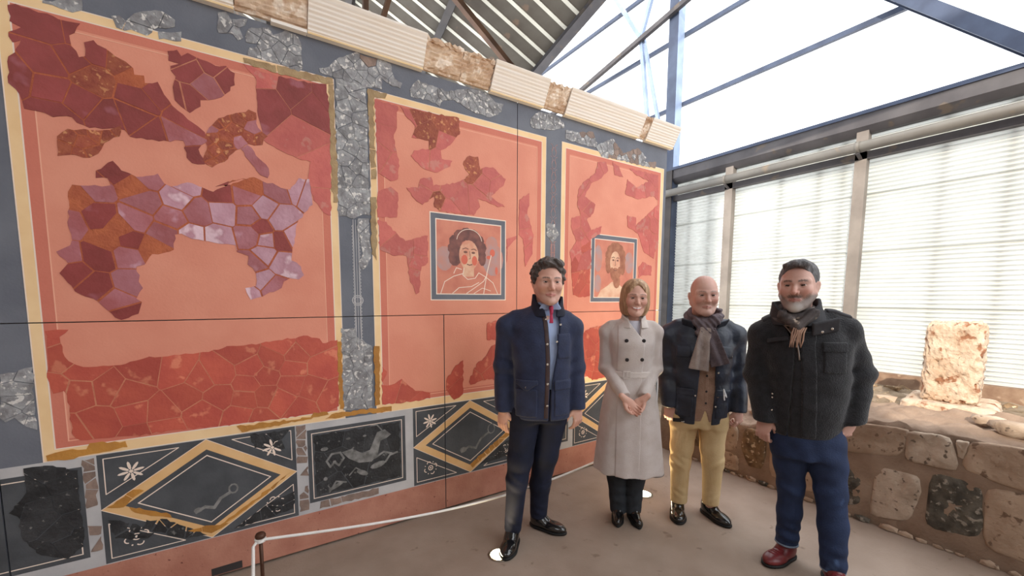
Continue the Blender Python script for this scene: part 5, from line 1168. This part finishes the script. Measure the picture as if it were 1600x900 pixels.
# ================ bald man with the scarf
def man_scarf():
    root = person('person',2.656,1.664,-46,'bald man in dark navy jacket, taupe scarf, beige waistcoat and tan chinos')
    H = (-.004,-.030,1.571); R = rotm(0,0,.02); sc = 1.11; parts = []
    fp = dict(jaw=1.06,nose=1.05,nw=1.15,brow=(128,108,98),browt=.0034,lip=(176,118,108),stubble=(178,150,140),scalp=(176,164,160),open=.003,chin=1.1,blush=(206,120,104))
    eyes = build_head(root,fp,H,R,sc,parts,'skin_ruddy')
    parts.append(hand_mesh((-.192,-.045,.808),rotm(.15,.0,.9),1.0,.9,.98,False)); parts.append(hand_mesh((.244,-.045,.800),rotm(.15,.0,-.9),1.15,.9,.98,True))
    J = [[((0,.01,.75),.09),((.0,.01,1.05),.09),((.0,.02,1.30),.08),((.0,.0,1.46),.05)],[((0,.02,1.32),.05),((-.19,.02,1.32),.04),((-.222,.03,1.06),.032),((-.192,-.04,.82),.026)],[((0,.02,1.32),.05),((.2,.02,1.33),.04),((.235,.03,1.05),.032),((.244,-.04,.81),.026)],[((-.09,0,.76),.06),((-.104,-.01,.45),.045),((-.103,0,.08),.035)],[((.1,0,.76),.06),((.105,-.01,.45),.045),((.11,.0,.08),.035)]]
    parts.append(nets(core(J),(-.32,-.2,.03),(.34,.2,1.5),.02)); body = finish_body(root,parts,'skin_ruddy'); eyes(body)
    tab = [(.695,.004,.0,.180,.130),(.85,.006,.0,.186,.136),(1.0,.006,.0,.192,.138),(1.18,.002,.0,.204,.140),(1.30,.000,.008,.205,.122),(1.365,.0,.015,.165,.098),(1.41,.0,.015,.11,.080),(1.44,.0,.012,.075,.07)]
    fold = [((-.222,.0,1.05),(.2,.2,1),60,.008,.09),((.235,.0,1.04),(-.2,.2,1),60,.008,.09),((-.18,-.05,1.25),(1,0,.6),55,.006,.07),((.18,-.05,1.25),(-1,0,.6),55,.006,.07),((-.12,-.12,.9),(.6,0,1),45,.005,.12),((.13,-.12,.95),(-.6,0,1),45,.005,.12)]
    sl = [((-.05,.016,1.392),.036),((-.150,.018,1.350),.052),((-.210,.02,1.293),.070),((-.222,.03,1.06),.066),((-.191,-.040,.795),.058)]; sr = [((.05,.016,1.392),.036),((.155,.018,1.353),.052),((.212,.02,1.297),.070),((.237,.03,1.05),.067),((.245,-.040,.785),.058)]
    zs = [.66,.80,.92,1.02,1.10,1.25,1.42]; xc = [.004,.010,.016,.018,.018,.012,.005]; hw = [.050,.053,.054,.050,.048,.050,.06]
    def torso(g):
        d = loft(g,tab,2.3,.015)
        for f in fold: d = d+crease(g,*f)
        return d+wrinkle(g,23,.003,(16,16,22))
    def sleeves(g):
        d = np.minimum(smax(chain(g,sl,.03),.795-g.z,.006),smax(chain(g,sr,.03),.785-g.z,.006))
        for f in fold: d = d+crease(g,*f)
        return d+wrinkle(g,25,.0038,(24,24,28))
    def solid(g): return smin(torso(g),sleeves(g),.026)
    def jk(g): return smax(smax(solid(g),-wedge(g,zs,xc,hw,-.03),.004),-loft(g,[(t[0]-(.02 if i == 0 else 0),t[1],t[2],t[3]-.016,t[4]-.016) for i,t in enumerate(tab)],2.3,.01),.003)
    j = sd('jacket',jk,(-.32,-.20,.68),(.34,.19,1.46),.0072,'wax_navy',root)
    for x0,x1,n in ((-.165,-.065,'pocket'),(.080,.170,'pocket')):
        patch(n,solid,.006,lambda g,x0=x0,x1=x1: band(g,x0,x1,.745,.91,-.02),(x0-.02,-.19,.73),(x1+.02,0,.93),.006,'wax_navy',j); patch('pocket_flap',solid,.010,lambda g,x0=x0,x1=x1: band(g,x0-.003,x1+.003,.895,.945,-.02),(x0-.02,-.19,.88),(x1+.02,0,.96),.005,'wax_navy',j)
    patch('chest_pocket',solid,.006,lambda g: band(g,.085,.175,1.155,1.235,-.02),(.07,-.19,1.14),(.20,0,1.25),.006,'wax_navy',j); patch('chest_pocket',solid,.006,lambda g: band(g,-.175,-.09,1.155,1.235,-.02),(-.2,-.19,1.14),(-.07,0,1.25),.006,'wax_navy',j)
    for sx in (-1,1):
        def lp(g,sx=sx): q = Sub(g,(sx*.105,-.075,1.375),rotm(.75,sx*-.25,sx*.55)); return bx(q,(0,0,0),(.045,.006,.045),.006)
        sd('collar_leaf',lp,(-.19,-.16,1.29),(.19,.02,1.46),.0055,'wax_navy',j)
    for x,z in ((-.056,1.10),(-.052,.90),(-.085,.905),(.085,1.06),(.088,.90),(.140,.925),(.170,1.165),(.078,.83)): button('snap_button',solid,x,z,.0065,'snap_metal',j,.012)
    t = sd('toggle_tape',lambda g: np.minimum(cap(g,(.118,-.150,.955),(.124,-.156,.885),.0045),np.minimum(cap(g,(.118,-.150,.955),(.136,-.156,.905),.0045),cap(g,(.136,-.156,.905),(.126,-.158,.915),.004))),(.08,-.18,.87),(.16,-.12,.98),.003,'zip_white',j)
    def vest(g): return smax(loft(g,[(.715,.005,.0,.160,.126),(.85,.006,.0,.166,.126),(1.0,.006,.0,.172,.122),(1.2,.002,.0,.18,.12),(1.33,.0,.01,.14,.09)],2.3,.01)+wrinkle(g,31,.0015),-np.maximum(np.abs(g.x-.018)-np.clip((.80-g.z)*.30,0,.06),g.y+.03),.004)
    v = sd('waistcoat',vest,(-.20,-.15,.69),(.2,.14,1.35),.0072,'vest_beige',root)
    patch('button_band',vest,.003,lambda g: band(g,.006,.030,.83,1.15,-.03),(-.01,-.15,.80),(.05,-.05,1.17),.005,'vest_beige',v)
    for z in (1.035,.93,.85): button('waistcoat_button',lambda g: vest(g)-.003,.018,z,.0075,'button_dark',v,.005)
    # scarf
    def ring(g):
        a = np.arctan2(g.x-.004,-(g.y-.01)); fr = (1+np.cos(a))/2; R0 = .088+.018*fr; zc = 1.452-.062*fr+.012*np.sin(a); rr = np.hypot(g.x-.004,(g.y-.008)/.98)-R0
        d = np.hypot(rr*1.15,(g.z-zc)*.62)-.030; f = .005*np.sin((g.z-zc)*150+a*5)+.003*np.sin(a*13+g.z*60); return d*.9-f
    def knot(g):
        d = cap(g,(.055,-.118,1.405),(-.040,-.135,1.330),.034,.030); d = smin(d,cap(g,(-.06,-.112,1.395),(.020,-.140,1.335),.030,.030),.012); return d-.004*np.sin((g.x+g.z*.8)*160)
    s = sd('scarf',lambda g: smin(ring(g),knot(g),.015),(-.15,-.20,1.28),(.16,.14,1.52),.0048,'scarf_taupe',root)
    def tail(g,a,b,w0,w1,th,ph):
        d = np.array(b)-np.array(a); L = np.linalg.norm(d); ux = d/L; sx_ = np.array((ux[2],0,-ux[0])); px,py,pz = g.x-a[0],g.y-a[1],g.z-a[2]
        u = (px*ux[0]+py*ux[1]+pz*ux[2])/L; w = px*sx_[0]+pz*sx_[2]; yy = py-u*L*ux[1]
        hwid = w0+(w1-w0)*np.clip(u,0,1); yy = yy-.008*np.sin(w*95+ph+u*2)*np.clip(u*2.2,.2,1)+.010*np.cos(w*20)
        return np.maximum(np.maximum(np.abs(yy)-th,np.abs(w)-hwid),np.maximum(-u,u-1)*L)*.8
    sd('scarf_end',lambda g: tail(g,(-.010,-.142,1.355),(-.048,-.175,1.085),.030,.056,.010,.4)-.003,(-.16,-.25,1.05),(.10,-.08,1.38),.005,'scarf_pale',s)
    sd('scarf_end',lambda g: tail(g,(.015,-.140,1.345),(.082,-.172,1.120),.032,.052,.010,2.0)-.003,(-.06,-.25,1.08),(.18,-.08,1.37),.005,'scarf_taupe',s)
    tf = legs_field([(.66,.003,.0,.175,.120),(.78,.004,.0,.172,.122),(.92,.004,.0,.155,.11)],[((-.088,.0,.72),.102),((-.100,-.008,.50),.074),((-.106,-.012,.39),.066),((-.103,.0,.10),.057)],[((.098,.0,.72),.102),((.100,-.008,.50),.074),((.108,-.014,.41),.069),((.110,.0,.10),.055)],(.085,.092),
        [((-.14,-.06,.41),(.7,0,1),100,.006,.05),((.14,-.06,.43),(-.7,0,1),100,.006,.05),((-.13,-.05,.17),(.6,0,1),110,.003,.05),((.13,-.05,.17),(-.6,0,1),110,.003,.05),((-.04,-.1,.66),(1,0,-.6),75,.004,.06),((.05,-.1,.66),(1,0,.6),75,.004,.06)])
    tr = sd('trousers',tf,(-.22,-.15,.07),(.22,.15,.94),.0072,'chino',root)
    for sx,xx in ((-1,-.103),(1,.105)): pass
    shoe(root,(-.108,.010),-.10,.28,.098,'shoe_black','sole_black'); shoe(root,(.108,.030),.50,.29,.098,'shoe_black','sole_black')
man_scarf()

# ================ bearded man in the black wool jacket
def man_beard():
    root = person('person',2.63,1.019,-54,'grey-bearded man in black wool jacket, plaid scarf, blue jeans and burgundy shoes')
    H = (-.068,-.030,1.622); R = rotm(.0,-.02,-.36); sc = 1.12; parts = []
    fp = dict(jaw=1.05,nose=1.06,nw=1.1,brow=(62,52,48),browt=.005,browz=.0185,lip=(160,104,96),beard=(112,104,100),beard2=(206,200,194),open=.003,chin=1.25,blush=(204,122,106))
    eyes = build_head(root,fp,H,R,sc,parts,'skin_ruddy')
    parts.append(hand_mesh((-.184,-.048,.872),rotm(.10,.10,.95),.75,.9,1.02,False)); parts.append(hand_mesh((.222,-.045,.905),rotm(0,.42,0)@rotm(.2,0,-1.0),1.05,.8,1.02,True))
    J = [[((.02,.01,.80),.09),((.01,.01,1.1),.1),((.0,.02,1.38),.08),((-.05,.0,1.52),.05)],[((-.02,.02,1.39),.05),((-.19,.02,1.38),.04),((-.215,.03,1.12),.032),((-.184,-.05,.89),.026)],[((0,.02,1.40),.05),((.16,.02,1.40),.04),((.25,.05,1.15),.032),((.224,-.04,.92),.026)],[((-.06,.02,.80),.06),((-.02,.03,.48),.045),((-.012,.06,.1),.035)],[((.1,.0,.80),.06),((.158,-.03,.48),.045),((.18,-.07,.1),.035)]]
    parts.append(nets(core(J),(-.32,-.2,.03),(.36,.2,1.6),.02)); body = finish_body(root,parts,'skin_ruddy'); eyes(body)
    def hair(g):
        st = .0018*np.sin(g.x*150+g.z*40)*np.sin(g.y*90)
        d = ellp(g,(0,.024,.042),(.083,.099,.090))-st; d = smin(d, ellp(g,(0,-.055,.098),(.056,.036,.024))-st,.02)
        face = np.maximum(ellp(g,(0,-.098,-.012),(.076,.104,.104)),g.y-.01); d = smax(d,-face,.006)
        return smax(d, -(g.z+.012+np.clip(g.y,-.1,.1)*.75), .015)
    hair_obj('hair',root,hair,(-.12,-.13,-.10),(.12,.15,.16),.0036,H,R,sc,'hair_grey')
    tab = [(.79,.018,.0,.160,.132),(.86,.018,.0,.172,.140),(1.0,.014,.0,.192,.150),(1.18,.008,-.004,.206,.154),(1.32,.0,.004,.212,.138),(1.40,-.012,.014,.185,.110),(1.455,-.03,.015,.115,.085),(1.49,-.05,.012,.08,.075)]
    fold = [((-.215,.0,1.12),(.2,.2,1),55,.009,.10),((.255,.02,1.15),(-.3,.2,1),55,.010,.11),((-.18,-.05,1.28),(1,0,.6),50,.006,.07),((.16,-.05,1.30),(-1,0,.6),50,.006,.08),((.05,-.14,1.0),(.5,0,1),36,.004,.15)]
    sl = [((-.08,.016,1.445),.040),((-.155,.018,1.395),.058),((-.200,.02,1.342),.080),((-.213,.03,1.12),.078),((-.184,-.050,.855),.060)]; sr = [((-.02,.016,1.455),.040),((.105,.018,1.425),.056),((.165,.02,1.375),.082),((.252,.048,1.15),.080),((.226,-.038,.885),.060)]
    def torso(g):
        d = loft(g,tab,2.3,.018)
        for f in fold: d = d+crease(g,*f)
        return d+wrinkle(g,43,.003,(12,12,16))
    def sleeves(g):
        d = np.minimum(smax(chain(g,sl,.03),.855-g.z,.008),smax(chain(g,sr,.03),.880-g.z+.25*(g.x-.226),.008))
        for f in fold: d = d+crease(g,*f)
        return d+wrinkle(g,45,.004,(20,20,24))
    def solid(g): return smin(torso(g),sleeves(g),.024)
    def jk(g): return smax(solid(g),-wedge(g,[1.30,1.36,1.42,1.52],[-.085,-.085,-.080,-.07],[.0005,.026,.046,.065],-.03),.004)
    j = sd('jacket',jk,(-.33,-.21,.77),(.37,.20,1.50),.0072,'wool_black',root)
    def colr(g):
        cx = crv(g.z,[1.40,1.50,1.56],[-.045,-.060,-.064]); o = np.hypot((g.x-cx)/crv(g.z,[1.40,1.5,1.56],[.140,.112,.104]),(g.y-.004)/crv(g.z,[1.40,1.5,1.56],[.112,.096,.092])); d = np.abs((o-1)*.105)-.008
        top = 1.545-.075*np.clip(-g.y/.10,0,1)+.01*np.clip((g.x+.06)/.1,-1,1); d = np.maximum(np.maximum(d,g.z-top),1.405-g.z); return np.maximum(d,-wedge(g,[1.38,1.46,1.56],[-.085,-.080,-.075],[.040,.056,.066],-.02))
    sd('collar',colr,(-.21,-.14,1.39),(.11,.14,1.58),.0052,'wool_trim',j)
    def leaf(g): q = Sub(g,(.045,-.128,1.405),rotm(.30,-.22,.30)); return bx(q,(0,0,0),(.070,.008,.038),.007)
    lf = sd('collar_leaf',leaf,(-.06,-.21,1.32),(.16,-.05,1.49),.0055,'wool_trim',j)
    for x,z in ((.075,1.395),(.030,1.378)): button('snap_button',leaf,x,z,.007,'snap_metal',lf,.005)
    patch('front_flap',solid,.007,lambda g: np.maximum(np.abs(g.x-crv(g.z,[.79,1.1,1.3,1.38],[.005,-.015,-.03,-.02]))-.034,band(g,-.2,.3,.80,1.375,-.03)),(-.09,-.20,.78),(.06,-.05,1.40),.0065,'wool_black',j)
    patch('chest_pocket',solid,.006,lambda g: band(g,.040,.150,1.165,1.285,-.02),(.02,-.20,1.14),(.17,0,1.30),.0065,'wool_black',j); patch('pocket_flap',solid,.011,lambda g: band(g,.036,.154,1.275,1.325,-.02),(.02,-.20,1.25),(.17,0,1.34),.0055,'wool_black',j)
    patch('pocket_flap',solid,.010,lambda g: np.maximum(band(g,-.205,-.115,1.305,1.350,.0),np.abs(g.z-1.328-(g.x+.16)*.25)-.012),(-.22,-.20,1.28),(-.10,.0,1.37),.0055,'wool_trim',j)
    zp = []
    for i in range(15):
        t = i/14; x = -.150+.085*t+.02*math.sin(t*PI); z = 1.425-.20*t**1.2; zp.append((x,surf_y(solid,x,z)-.003,z))
    obj('zip',tubem(zp,.0042,6),'zip_metal',j,True)
    for sx,c in ((-1,(-.165,.015,1.432)),(1,(.135,.015,1.470))):
        patch('epaulette',solid,.009,lambda g,c=c: np.maximum(np.maximum(np.abs(g.y-.005)-.026,np.abs(g.x-c[0])-.058),c[2]-.09-g.z),(c[0]-.08,-.05,c[2]-.10),(c[0]+.08,.06,c[2]+.05),.0055,'wool_trim',j)
    for z in (1.02,1.0,.93): button('snap_button',solid,-.165,z,.005,'snap_metal',j,.006)
    # scarf
    def ring(g):
        a = np.arctan2(g.x+.072,-(g.y-.01)); fr = (1+np.cos(a))/2; rr = np.hypot(g.x+.072,g.y-.008)-(.080+.016*fr); zc = 1.492-.050*fr-.016*np.sin(a)*-1
        return (np.hypot(rr*1.2,(g.z-zc)*.68)-.027)*.9-.004*np.sin((g.z-zc)*130+a*4)
    def front(g): d = cap(g,(.000,-.095,1.475),(-.080,-.135,1.400),.026,.024); d = smin(d,cap(g,(-.145,-.095,1.465),(-.085,-.135,1.405),.026,.022),.012); return d-.003*np.sin((g.x-g.z)*170)
    s = sd('scarf',lambda g: smin(ring(g),front(g),.012),(-.21,-.19,1.36),(.07,.13,1.56),.0046,'plaid_grey',root)
    for k in range(7):
        x = -.112+.009*k; obj('tassel',tubem([(x+.012,-.150,1.40),(x+.004*math.sin(k),-.163,1.37),(x-.006+.003*math.cos(k*2),-.168,1.33),(x-.008+.006*math.sin(k*3),-.170,1.295)],[.004,.0045,.004,.0025],6),'tassel_tan',s,True)
    tf = legs_field([(.66,.035,.0,.160,.122),(.78,.032,.0,.168,.126),(.90,.022,.0,.155,.12)],[((-.048,.012,.74),.098),((-.034,.020,.60),.080),((-.020,.028,.46),.066),((-.014,.044,.30),.061),((-.012,.060,.10),.059)],[((.112,.0,.74),.104),((.136,-.016,.62),.088),((.154,-.034,.48),.073),((.170,-.052,.30),.068),((.180,-.074,.08),.062)],(.090,.052),
        [((-.02,-.04,.46),(.4,0,1),80,.004,.08),((.155,-.10,.46),(-.4,0,1),80,.004,.08),((-.013,.0,.17),(.2,0,1),85,.011,.07),((.18,-.13,.13),(.2,0,1),80,.006,.08),((.03,-.12,.70),(1,0,.4),60,.003,.10),((.1,-.12,.62),(.5,0,1),55,.003,.12)])
    tr = sd('jeans',tf,(-.20,-.20,.04),(.28,.17,.92),.0072,'jean_blue',root)
    def hem(c,r,z,dz):
        return lambda g: np.maximum(np.maximum(tf(g)-.003,-(tf(g)+.006)),np.maximum(np.abs(g.z-z)-.006,np.hypot(g.x-c[0],g.y-c[1])-r))
    sd('hem',hem((-.012,.06),.10,.097,0),(-.11,-.05,.085),(.09,.16,.11),.0045,'jean_hem',tr); sd('hem',hem((.18,-.074),.10,.059,0),(.08,-.18,.048),(.28,.03,.072),.0045,'jean_hem',tr)
    shoe(root,(-.010,.066),-.72,.30,.108,'shoe_red','sole_black','lace_red'); shoe(root,(.182,-.070),-.04,.30,.108,'shoe_red','sole_black','lace_red')
man_beard()

# small dark object in the bald man's hand
rr_ = math.radians(-46); c_,s_ = math.cos(rr_),math.sin(rr_)
def at3(x,y,z): return (2.656+c_*x-s_*y, 1.664+s_*x+c_*y, z)
hc = empty('handheld_case', at3(-.150,-.115,.722), rr_); tag(hc,'small dark case with silver edge held by the bald man','case')
obj('case_body', bxm(-.035,.035,-.006,.006,-.014,.010),'phone_dark',hc); obj('case_edge', bxm(.020,.040,-.007,.007,-.013,-.008),'phone_edge',hc)
